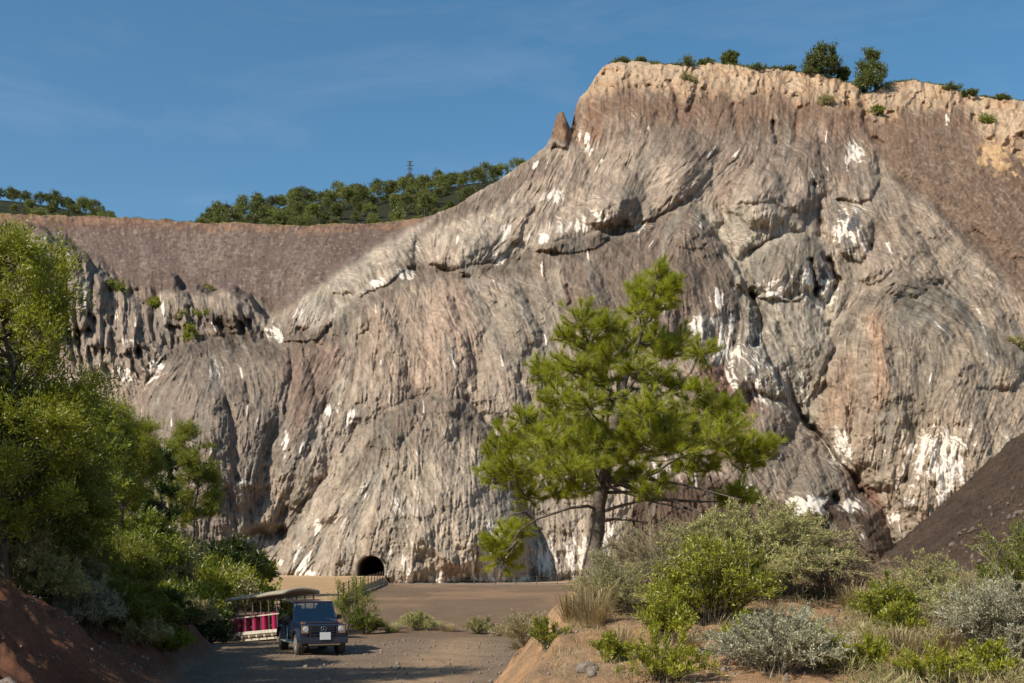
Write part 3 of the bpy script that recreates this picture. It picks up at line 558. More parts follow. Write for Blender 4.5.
paint(smooth * sstep(.30, .5, fbm(PX / 2.6 + 9, PY / 2.2, 2, 3)), lin(158, 136, 118), .5)
hue = S4 * .4 + N2 * .9
paint((1 - smooth) * sstep(.3, 1.3, hue + .4 * S3), lin(146, 116, 97), .42)
paint((1 - smooth) * sstep(.3, 1.3, -hue + .4 * S3), lin(138, 134, 124), .5)
# fine strata
lum = S.mean(2, keepdims=True); ml = float(lin(156, 137, 119).mean()); tone = lin(156, 137, 119) / ml
sw_ = np.clip(smooth + cap, 0, 1)[..., None]
S[:] = S * sw_ + (1 - sw_) * (.74 * S / lum + .26 * tone) * np.clip(ml + 1.55 * (lum - ml), .06, .8)
S *= .90
S[:] = S * .80 + .20 * S.mean(2, keepdims=True) * np.array([1.02, .99, .945])
S[:] *= np.array([.985, 1.0, .955])
val = 1 + (1 - .88 * smooth) * (.05 * S3 + .07 * S2 + .08 * S1 + .06 * S4) * (.62 + .55 * sstep(-.3, .35, fbm(PX / 16, PY / 22, 3, 0))) + .13 * N1 + .12 * N2 + .15 * (1 - smooth * .6) * fbm(PX / 2.6, PY / 2.6, 2, 6)
crk = sstep(1.0, 2.0, -S2 * .7 - S1 * .4 - .4 * N2) * (1 - smooth); val = val * (1 - .3 * crk)
S *= np.clip(val, .45, 1.6)[..., None]
# dark weathering films running down the rock
film = sstep(.7, 1.6, S4 * .7 + S3 * .6 - .3) * (1 - smooth); paint(film, lin(96, 80, 70), .35)
# cream marl cap
capc = lin(176, 151, 123); mcap = cap * (1 - .0 * smooth)
paint(mcap, capc, .95); paint(mcap * sstep(.1, .6, fbm(PX / 12, PY / 7, 4, 5)), lin(160, 126, 94), .75)
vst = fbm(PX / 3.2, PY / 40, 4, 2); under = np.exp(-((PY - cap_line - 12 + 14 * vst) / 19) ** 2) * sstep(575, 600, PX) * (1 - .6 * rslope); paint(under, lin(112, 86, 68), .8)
paint(cap * sstep(.25, .6, vst + .5 * N2), lin(128, 98, 72), .5)
lip = sstep(2.5, -1.5, PY - (ctop + 8 + 5 * fbm(gx / 9, gx * 0, 3, 3)[None])) * sstep(440, 410, PX); paint(lip * sstep(-.35, .25, fbm(PX / 7, PY / 3, 3, 2)), lin(134, 106, 85), .75)
S *= np.where(cap > .5, 1 + .10 * N1 + .10 * fbm(PX / 4, PY / 12, 3, 7), 1)[..., None]
cr = zmask([(975, 150), (1000, 140), (1040, 165), (1040, 195), (1000, 175), (985, 165)], 5); paint(cr * sstep(-.2, .2, N1 + N2), lin(190, 156, 116), .9)
paint(zmask([(548, 140), (554, 112), (560, 106), (567, 120), (570, 142)], 2, False), lin(122, 94, 74), .9)
paint(zmask([(568, 140), (574, 104), (590, 90), (606, 108), (604, 140)], 4) * sstep(-.3, .3, N1 + vst), lin(128, 98, 76), .8)
# salt
SALT = [(945, 472, 13, 27, 1.7), (928, 458, 26, 34, .62), (905, 480, 18, 30, .42), (838, 447, 12, 16, 1.5), (803, 505, 14, 9, 1.6), (815, 500, 14, 4, 1.0), (852, 506, 13, 6, 1.1), (851, 232, 19, 26, .95), (776, 290, 30, 11, .82), (736, 345, 24, 36, .72), (762, 388, 40, 26, .62), (800, 380, 20, 26, .5),
        (722, 300, 9, 12, .8), (703, 328, 14, 14, .85), (826, 296, 12, 22, .9), (806, 285, 9, 14, .95), (577, 226, 32, 8, .78), (600, 217, 12, 7, .9), (541, 238, 10, 6, 1), (548, 196, 14, 8, .95), (505, 232, 8, 11, .85), (498, 258, 12, 7, .85), (535, 166, 4, 5, 1), (586, 136, 6, 7, .9), (590, 150, 5, 7, .9), (604, 162, 4, 4, .9), (644, 126, 6, 8, .7), (620, 100, 4, 4, .5),
        (402, 273, 10, 6, 1), (378, 284, 9, 5, .95), (420, 250, 8, 6, .6), (272, 336, 16, 8, .7), (300, 312, 12, 6, .5), (341, 414, 8, 11, 1.0), (352, 416, 6, 8, .9), (330, 408, 5, 8, .8), (303, 450, 6, 14, .7), (284, 442, 4, 14, .8), (246, 480, 3, 8, .8), (245, 478, 5, 10, .6), (316, 526, 5, 14, .9), (301, 560, 8, 14, 1), (252, 538, 14, 6, 1.1), (306, 574, 9, 4, 1.2), (282, 562, 8, 4, .9),
        (388, 556, 4, 9, 1), (406, 552, 5, 24, .9), (437, 574, 5, 7, 1.1), (470, 560, 8, 20, .6), (489, 550, 5, 28, .95), (512, 570, 14, 12, .6), (552, 562, 16, 24, .75), (580, 560, 14, 24, .7), (606, 548, 9, 24, 1.5), (470, 580, 110, 5, .95), (420, 578, 30, 6, .8), (362, 490, 10, 18, .55), (340, 520, 12, 18, .45), (400, 500, 16, 20, .42), (126, 376, 14, 8, .95), (160, 368, 16, 8, .6), (84, 296, 4, 16, .95), (61, 322, 6, 11, .95), (112, 318, 8, 4, .7), (130, 340, 6, 4, .7), (212, 372, 14, 10, .45),
        (655, 472, 22, 10, .8), (690, 480, 30, 12, .5), (746, 488, 9, 6, .9), (1012, 448, 9, 8, .9), (910, 504, 10, 5, 1), (897, 516, 5, 5, 1), (880, 452, 14, 16, .4), (860, 150, 10, 12, .75), (848, 158, 4, 14, .7), (922, 150, 10, 8, .35), (800, 160, 6, 14, .5), (955, 445, 16, 10, .5), (980, 430, 12, 10, .4), (820, 180, 12, 16, .5), (700, 200, 16, 10, .35), (520, 300, 14, 24, .35), (540, 480, 30, 60, .3), (360, 440, 30, 20, .3), (460, 470, 40, 40, .25), (640, 225, 20, 8, .5)]
salt = np.zeros((HS, WS))
wx = PX + 5 * N2 + 2 * N1; wy = PY + 5 * fbm(PX / 12, PY / 12, 4, 2)
for x, y, rx, ry, s in SALT:
    i0, i1 = np.searchsorted(gy, [y - ry * 3 - 8, y + ry * 3 + 8]); j0, j1 = np.searchsorted(gx, [x - rx * 3 - 8, x + rx * 3 + 8])
    e = ((wx[i0:i1, j0:j1] - x) / rx) ** 2 + ((wy[i0:i1, j0:j1] - y) / ry) ** 2
    salt[i0:i1, j0:j1] = np.maximum(salt[i0:i1, j0:j1], s * np.exp(-e * .7))
sm = sstep(.40, .72, salt + .13 * S2 + .10 * S3 + .06 * S1 - .03) * (salt > .12)
gen = sstep(1.7, 2.5, S2 * .7 + S3 * .5 + N2 * .9) * (1 - smooth) * (1 - cap) * .55; sm = np.maximum(sm, gen)
SALTF = np.maximum(salt * .92, gen * .8) * (.82 + .26 * np.clip(S2, -1.5, 1.5) + .22 * np.clip(S3, -1.3, 1.3))
# grey-blue marl blotches on the salt cliff, and shade painted into its clefts
bl = up(np.exp(-(((WX - 851) / 16) ** 2 + ((WY - 226) / 22) ** 2)) + np.exp(-(((WX - 822) / 8) ** 2 + ((WY - 278) / 22) ** 2)) + np.exp(-(((WX - 834) / 6) ** 2 + ((WY - 500) / 7) ** 2)), 2)  # first spot is blotches; the other two paint shade into hollows
paint(bl * sstep(.10, .35, fbm(PX / 4.5, PY / 6, 4, 3) + .12), lin(74, 76, 82), .9)
band = sstep(.6, 1.4, S2) * up(np.exp(-(((WX - 750) / 10) ** 2 + ((WY - 320) / 24) ** 2)) + np.exp(-(((WX - 816) / 7) ** 2 + ((WY - 205) / 26) ** 2)), 2); paint(band, lin(70, 68, 70), .7)  # dark streaks painted as shadow in two clefts
SALTF = SALTF * (1 - .95 * np.clip(bl * 1.6, 0, 1) * sstep(.02, .30, fbm(PX / 4.5, PY / 6, 4, 3) + .14))
S = np.clip(S, .02, .85)

def sample(a, x, y):
    fx = np.clip((x - GX0) / ST, 0, WS - 1.001); fy = np.clip((y - GY0) / ST, 0, HS - 1.001); x0 = fx.astype(int); y0 = fy.astype(int); fx = fx - x0; fy = fy - y0
    if a.ndim == 3: fx = fx[..., None]; fy = fy[..., None]
    return (a[y0, x0] * (1 - fx) + a[y0, x0 + 1] * fx) * (1 - fy) + (a[y0 + 1, x0] * (1 - fx) + a[y0 + 1, x0 + 1] * fx) * fy

def sky_y(x):
    y = np.interp(x, SKYA[:, 0], SKYA[:, 1]); j = 1.3 * fbm(x / 5.0, x * 0 + 2, 3, 2) + 1.2 * fbm(x / 17.0, x * 0 + 5, 3, 3)
    return y + j

def build_cliff():
    c = np.arange(-150, 1180, .74); nrow = 720; v = np.linspace(0, 1, nrow)[:, None]; X = np.broadcast_to(c[None], (nrow, len(c)))
    top = sky_y(c)[None]; Y = 594 + (top - 594) * v
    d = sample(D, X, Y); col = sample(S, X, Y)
    P = np.stack([(X - 512) / FPX * d, d, CZ + (HZ - Y) / FPX * d], -1)
    i = np.arange(nrow * len(c)).reshape(nrow, -1)
    q = np.stack([i[:-1, :-1], i[:-1, 1:], i[1:, 1:], i[1:, :-1]], -1).reshape(-1, 4)
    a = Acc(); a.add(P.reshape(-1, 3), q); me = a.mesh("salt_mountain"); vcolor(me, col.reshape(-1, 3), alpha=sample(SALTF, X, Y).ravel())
    th = np.degrees(sample(THS, X, Y)).ravel(); w = np.stack([np.clip(1 - np.abs(th - k) / 30, 0, 1) for k in (-60, -30, 0, 30, 60)]); w[0] = np.where(th < -60, 1, w[0]); w[4] = np.where(th > 60, 1, w[4]); w /= np.sqrt((w ** 2).sum(0)) + 1e-6
    rg = sample(1 - .55 * smooth - .45 * cap * (1 - smooth), X, Y).ravel(); vcolor(me, w[:3].T, "flowa"); vcolor(me, np.stack([w[3], w[4], rg], 1), "flowb")
    tag(link("salt_mountain", me, M['rock'], smooth=True), kind="structure")
    # flat top reaching back from the rim
    t = P[-1]; rows = [t]; n = fbm(c / 13, c * 0, 3, 1); cols_ = []
    for k, (back, rise) in enumerate([(0.6, .25), (3, .3), (10, .3), (40, -.5), (120, -3), (200, -12)]):
        p = t.copy(); f = 1 + back / t[:, 1]; p[:, 0] = t[:, 0] * f; p[:, 1] = t[:, 1] * f; p[:, 2] = t[:, 2] + rise + .35 * n * (k < 4); rows.append(p)
    P2 = np.stack(rows); i = np.arange(P2.shape[0] * P2.shape[1]).reshape(P2.shape[:2])
    a = Acc(); a.add(P2.reshape(-1, 3), np.stack([i[:-1, :-1], i[:-1, 1:], i[1:, 1:], i[1:, :-1]], -1).reshape(-1, 4))
    me = a.mesh("plateau"); gcol = lin(120, 108, 62)[None] * (1 + .3 * fbm(P2[..., 0].ravel() / 4, P2[..., 1].ravel() / 4, 3, 1)[:, None]); vcolor(me, np.clip(gcol, 0, 1))
    tag(link("plateau", me, M['plateau'], smooth=True), kind="structure")
    return c, P
cliff_c, cliff_P = build_cliff()
def cliff_at(x, y):
    d = float(sample(D, np.array([x]), np.array([y]))[0]); return px(x, y, d)
def rim_at(x):
    y = float(sky_y(np.array([x]))[0]); return cliff_at(x, y), y

# ------------------------------------------------------------------ wooded hills beyond the plateau
def hill(name, x0, x1, prof, Y0, Y1, seed):
    xs = np.linspace(x0, x1, 120); ys = np.linspace(Y0, Y1, 24); pr = np.array(prof, float)
    ytop = np.interp(xs, pr[:, 0], pr[:, 1]); V = []
    for j, Y in enumerate(ys):
        t = j / 23; yy = 236 + (ytop - 236) * math.sin(min(1, t * 1.15) * math.pi / 2); V.append(np.stack([(xs - 512) / FPX * Y, np.full_like(xs, Y), CZ + (HZ - yy) / FPX * Y], -1))
    b = V[-1].copy(); b[:, 1] += 200; b[:, 2] -= 60; V.append(b)
    V = np.stack(V); i = np.arange(V.shape[0] * 120).reshape(-1, 120); a = Acc(); a.add(V.reshape(-1, 3), np.stack([i[:-1, :-1], i[:-1, 1:], i[1:, 1:], i[1:, :-1]], -1).reshape(-1, 4))
    me = a.mesh(name); vcolor(me, np.tile(lin(40, 42, 26), (V.shape[0] * 120, 1)) * (1 + .3 * fbm(V[..., 0].ravel() / 6, V[..., 1].ravel() / 6, 3, seed)[:, None]))
    tag(link(name, me, M['plateau'], smooth=True), kind="structure"); return xs, ys, V[:-1]
HILL_R = [(190, 228), (206, 225), (240, 218), (262, 213), (290, 206), (330, 201), (370, 198), (400, 194), (440, 188), (490, 181), (530, 173), (600, 166)]
HILL_L = [(-200, 190), (0, 200), (30, 203), (60, 208), (90, 214), (110, 219), (125, 223)]
hillR = hill("wooded_hill", 190, 620, HILL_R, 430, 600, 2)
hillL = hill("far_hill", -220, 125, HILL_L, 430, 560, 4)

def crown_pts(n, clumps, up_bias=.35):
    """leaf positions and directions along sprays that fan out of a list of (centre, radius) clumps"""
    cc = np.array([c for c, _ in clumps]); rr = np.array([r for _, r in clumps]); p = rr ** 2 / (rr ** 2).sum(); k = rng.choice(len(cc), n, p=p); ns = 13
    sd = rng.normal(size=(len(cc), ns, 3)) + np.array([0, 0, .25]); sd /= np.linalg.norm(sd, axis=2, keepdims=True); sl = .55 + .95 * rng.random((len(cc), ns)); j = rng.integers(0, ns, n)
    u = sd[k, j]; tt = rng.random(n) ** .6; rad = rr[k] * sl[k, j]; P = cc[k] + u * (tt * rad)[:, None] * np.array([1, 1, .85]) + rng.normal(size=(n, 3)) * (rr[k] * (.10 + .10 * tt))[:, None]; P[:, 2] += .25 * rad * tt ** 2
    Dv = u * .9 + np.array([0, 0, up_bias]) + rng.normal(size=(n, 3)) * .5; return P, Dv

def small_pine(h, seed, n=3000, leaf=.5):
    """a whole far pine as one mesh: bark slot and needle slot"""
    rs = np.random.default_rng(seed); a = Acc(); a.tube([(0, 0, -.5), (0.1, 0, h * .3), (0, .05, h * .8)], [.16, .12, .04], 5); nb = len(a.Q[0])
    cl = []
    wd = .40 + .14 * rs.random()
    for _ in range(22):
        t = rs.random() ** .8; z = h * (.28 + .66 * t); rr = h * wd * math.sqrt(max(.04, 1 - ((t - .28) / .78) ** 2)) * rs.random() ** .5 * .9; an = rs.random() * 6.28
        cl.append((np.array([rr * math.cos(an), rr * math.sin(an), z]), h * (.11 + .08 * rs.random())))
    cl.append((np.array([0, 0, h * .9]), h * .10))
    P, Dv = crown_pts(n, cl); a.leaves(P, Dv, leaf * (.7 + .6 * rng.random(n)), leaf * .42)
    me = a.mesh("far_pine"); me.materials.append(M['bark']); me.materials.append(M['hillpine'])
    mi = np.ones(len(me.polygons), np.int32); mi[:nb] = 0; me.polygons.foreach_set("material_index", mi); return me
farm = [small_pine(h, 40 + i) for i, h in enumerate([8.0, 7.0, 8.8, 6.4, 7.6, 9.2])]

def plant_forest(hl, n, xr, label, group, sc=1.0):
    xs, ys, V = hl; pts = []
    tries = 0
    while len(pts) < n and tries < 40000:
        tries += 1; j = int(24 * rng.random() ** .85); i = rng.integers(0, 120)
        if j > 23 or not (xr[0] < xs[i] < xr[1]): continue
        p = V[j, i] + np.array([rng.normal() * .8, rng.normal() * 1.5, 0])
        if all((p[0] - q[0]) ** 2 + ((p[1] - q[1]) * .45) ** 2 > (2.3 * sc) ** 2 for q in pts): pts.append(p)
    for p in pts:
        o = bpy.data.objects.new("pine_tree", farm[rng.integers(0, len(farm))]); C.objects.link(o); o.location = p - np.array([0, 0, .4])
        o.rotation_euler = (0, 0, rng.random() * 6.28); s = sc * (.62 + .75 * rng.random()); o.scale = (s, s, s); tag(o, label, "tree", group)
plant_forest(hillR, 236, (204, 556), "small dark green pine in the wood on the hill below the pylon", "pines on the hill behind the plateau", .8)
plant_forest(hillL, 62, (-10, 114), "small dark pine on the far skyline above the far left rim", "pines on the far left skyline", .68)

def pylon():
    Y = 585; base = px(410, 200, Y); t = thing("pylon", "thin steel lattice pylon rising above the pines on the hill", "pylon", base); h = 19.0
    a = Acc(); legs = []
    for sx, sy in ((1, 1), (1, -1), (-1, -1), (-1, 1)):
        A = np.array([sx * .9, sy * .9, 0]); B = np.array([sx * .35, sy * .35, h]); legs.append((A, B)); a.tube([A, B], .17, 4)
    for k in range(8):
        z0, z1 = k / 8, (k + 1) / 8
        for q in range(4):
            A0, B0 = legs[q]; A1, B1 = legs[(q + 1) % 4]; a.tube([A0 + (B0 - A0) * z0, A1 + (B1 - A1) * z1], .09, 3); a.tube([A1 + (B1 - A1) * z0, A0 + (B0 - A0) * z1], .09, 3)
    link("lattice_mast", a.mesh("lattice_mast"), M['steel'], t)
    for z, w in ((h - .4, 1.5), (h - 2.2, 1.9), (h - 4.0, 1.5)):
        a = Acc(); a.tube([(-w, 0, z), (0, 0, z + .25), (w, 0, z)], .14, 4); a.tube([(-w, 0, z), (w, 0, z)], .06, 4); link("cross_arm", a.mesh("cross_arm"), M['steel'], t)
M['steel'] = plain("galvanised_steel", (0.10, 0.105, 0.11), .5, .6)
pylon()

# ------------------------------------------------------------------ plants
def shrub(name, label, cat, loc, w, h, stems=26, twigs=16, leaves=16, ll=.03, lw=.009, mat='grey', smat='twig', droop=.25, base=.12, group=None, lean=(0, 0), upb=.5, seed=None, leaf_out=.7, root=None):
    """stems rise and arch from the root; twigs branch off them; blades sit along the twigs"""
    global rng
    if seed is not None: rng = np.random.default_rng(seed)
    t = root or thing(name, label, cat, loc, 0, group)
    n = stems; an = rng.random(n) * 2 * math.pi; tilt = rng.random(n) ** .55
    b = np.stack([np.cos(an) * base * w * rng.random(n), np.sin(an) * base * w * rng.random(n), np.zeros(n) - .04], 1)
    endx = np.cos(an) * tilt * w * .47 + lean[0]; endy = np.sin(an) * tilt * w * .47 + lean[1]; endz = h * (1 - .72 * tilt ** 2.2) * (.55 + .45 * rng.random(n))
    E = np.stack([endx, endy, endz], 1); ctrl = b + (E - b) * .5; ctrl[:, 2] += h * .18; ctrl[:, :2] -= (E - b)[:, :2] * .18
    ts = np.linspace(0, 1, 7)[None, :, None]; Pm = b[:, None] * (1 - ts) ** 2 + 2 * ctrl[:, None] * ts * (1 - ts) + E[:, None] * ts ** 2
    Pm[:, 1:] += rng.normal(size=(n, 6, 3)) * .012 * h; sr = (.006 + .003 * h) * (1 - .13 * np.arange(7))
    st = Acc()
    for k in range(6): st.prisms(Pm[:, k], Pm[:, k + 1], sr[k], sr[k + 1])
    m = n * twigs; si = np.repeat(np.arange(n), twigs); tt = .10 + .90 * rng.random(m) ** .75; f = tt * 6; k0 = np.minimum(f.astype(int), 5); fr = (f - k0)[:, None]
    A = Pm[si, k0] * (1 - fr) + Pm[si, k0 + 1] * fr; sd = Pm[si, k0 + 1] - Pm[si, k0]; sd /= np.linalg.norm(sd, axis=1, keepdims=True) + 1e-9
    out = A.copy(); out[:, 2] = 0; out -= np.array([lean[0] * .5, lean[1] * .5, 0]); out /= np.linalg.norm(out, axis=1, keepdims=True) + 1e-6
    td = sd * .7 + rng.normal(size=(m, 3)) * .55 + out * .3 + np.array([0, 0, upb]); td /= np.linalg.norm(td, axis=1, keepdims=True)
    tl = h * (.10 + .16 * rng.random(m)) * (1.15 - .4 * tt); B = A + td * tl[:, None]; B[:, 2] -= droop * tl * .3; B[:, 2] = np.maximum(B[:, 2], .02)
    st.prisms(A, B, .0028 + .0012 * h, .0015 + .0004 * h); link("stems", st.mesh("stems"), M[smat], t)
    if leaves:
        q = m * leaves; ti = np.repeat(np.arange(m), leaves); u = (.1 + .95 * rng.random(q))[:, None]; P = A[ti] + (B - A)[ti] * u + rng.normal(size=(q, 3)) * ll * .25
        Dv = td[ti] * .8 + rng.normal(size=(q, 3)) * leaf_out + np.array([0, 0, .25]); a = Acc(); a.leaves(P, Dv, ll * (.6 + .8 * rng.random(q)), lw * (.7 + .6 * rng.random(q)))
        link("foliage", a.mesh("foliage"), M[mat], t)
    return t

def mound(name, label, cat, loc, w, h, n=3000, ll=.4, lw=.16, mat='green', group=None, seed=None, flat=1.0):
    """dense rounded bush whose leaf clumps reach down to the ground"""
    global rng
    if seed is not None: rng = np.random.default_rng(seed)
    t = thing(name, label, cat, loc, 0, group); cl = []; st = Acc()
    for _ in range(26):
        u = rng.random(); an = rng.random() * 6.28; r = w * .5 * math.sqrt(rng.random()) * .85; z = h * (.12 + .70 * rng.random() * math.sqrt(max(.02, 1 - (r / (w * .5)) ** 2))); c = np.array([r * math.cos(an), r * math.sin(an), z])
        cl.append((c, (.10 + .12 * rng.random()) * (w + h) * .6)); st.tube([(c[0] * .15, c[1] * .15, -.1), (c[0] * .6, c[1] * .6, c[2] * .5), c], [.03 * h + .01, .02 * h, .006], 4)
    link("stems", st.mesh("stems"), M['darktwig'], t); P, Dv = crown_pts(n, cl, .5); P[:, 2] = np.abs(P[:, 2]) * .98; a = Acc(); a.leaves(P, Dv, ll * (.5 + .9 * rng.random(n)), lw * (.7 + .6 * rng.random(n))); link("foliage", a.mesh("foliage"), M[mat], t); return t

def tuft(name, label, cat, loc, w, h, n=420, mat='straw', group=None, seed=None):
    """a tussock of arching blades as one mesh"""
    global rng
    if seed is not None: rng = np.random.default_rng(seed)
    an = rng.random(n) * 6.28; b = np.stack([np.cos(an), np.sin(an), an * 0], 1) * (rng.random(n) ** .5 * w * .22)[:, None]; b[:, 2] = -.03
    d = np.stack([np.cos(an), np.sin(an), an * 0], 1) * (rng.random(n) ** .7 * w * .8)[:, None]; hh = h * (.3 + .7 * rng.random(n)); m = b + d * .4; m[:, 2] = hh * .75; e = b + d + rng.normal(size=(n, 3)) * .06 * w; e[:, 2] = hh * (.95 - .5 * rng.random(n) ** 2)
    wd = (.0022 + .0015 * h) * max(1, loc[1] / 22); s = np.stack([-np.sin(an), np.cos(an), an * 0], 1) * wd
    V = np.stack([b - s, b + s, m + s * .8, m - s * .8, e], 1); i = np.arange(n)[:, None] * 5; a = Acc()
    a.add(V.reshape(-1, 3), np.concatenate([i + np.array([[0, 1, 2, 3]])]), np.concatenate([i + np.array([[3, 2, 4]])]))
    return tag(link(name, a.mesh(name), M[mat], loc=loc), label, cat, group)

def tree(name, label, loc, h, w, n=9000, clumps=34, mat='green', bark='darktwig', ll=.16, lw=.06, trunk=.12, low=.15, cat="tree", group=None, seed=None, shape='round', lean=(0, 0), upb=.4, nd=False):
    """tapered trunk, limbs to every leaf clump, blades through the clump volumes"""
    global rng
    if seed is not None: rng = np.random.default_rng(seed)
    t = thing(name, label, cat, loc, 0, group); a = Acc()
    zs = np.linspace(-.3, h * .92, 9); wob = np.cumsum(rng.normal(size=(9, 2)) * .03 * h * .5, 0); wob[0] = 0
    TP = np.stack([wob[:, 0] + lean[0] * zs / h, wob[:, 1] + lean[1] * zs / h, zs], 1); a.tube(TP, trunk * (1 - .88 * np.linspace(0, 1, 9)), 7); cl = []
    for _ in range(clumps):
        u = rng.random()
        if shape == 'cone': z = low + (1 - low) * u; rad = (1 - u) ** .75 * .95 + .08
        elif shape == 'flat': z = low + (1 - low) * u ** .6; rad = math.sqrt(max(.05, 1 - ((u - .45) / .75) ** 2))
        else: z = low + (.95 - low) * u; rad = math.sqrt(max(.03, 1 - ((u - .42) / .62) ** 2))
        r = rad * w * .5 * (.35 + .6 * rng.random() ** .5); an = rng.random() * 6.28; c = np.array([r * math.cos(an) + lean[0] * z, r * math.sin(an) + lean[1] * z, z * h])
        cr = w * (.085 + .085 * rng.random()); cl.append((c, cr)); zb = max(0.1, c[2] - r * (.35 + .4 * rng.random()))
        k = np.interp(zb, zs, np.arange(9)); k0 = min(int(k), 7); B = TP[k0] + (TP[k0 + 1] - TP[k0]) * (k - k0); mid = (B + c) / 2 + np.array([0, 0, -.05 * r]) + rng.normal(size=3) * .06 * r
        a.tube([B, mid, c], [trunk * .32, trunk * .2, trunk * .07], 4)
        e = rng.normal(size=(7, 3)); e /= np.linalg.norm(e, axis=1, keepdims=True); a.prisms(np.tile(c, (7, 1)), c + e * cr * .8, trunk * .06, .004)
    link("trunk", a.mesh("trunk"), M[bark], t); P, Dv = crown_pts(n, cl, upb); P[:, 2] = np.maximum(P[:, 2], .03); a = Acc()
    if nd:
        k = 5; P2 = np.repeat(P, k, 0); D2 = np.repeat(Dv / np.linalg.norm(Dv, axis=1, keepdims=True), k, 0) + rng.normal(size=(n * k, 3)) * .45; a.needles(P2, D2, ll * (.6 + .7 * rng.random(n * k)), lw)
    else: a.leaves(P, Dv, ll * (.6 + .8 * rng.random(n)), lw * (.7 + .6 * rng.random(n)))
    link("crown", a.mesh("crown"), M[mat], t); return t

def gpos(x, Y):
    X = (x - 512) / FPX * Y; return (X, Y, float(ground_z(X, Y)))

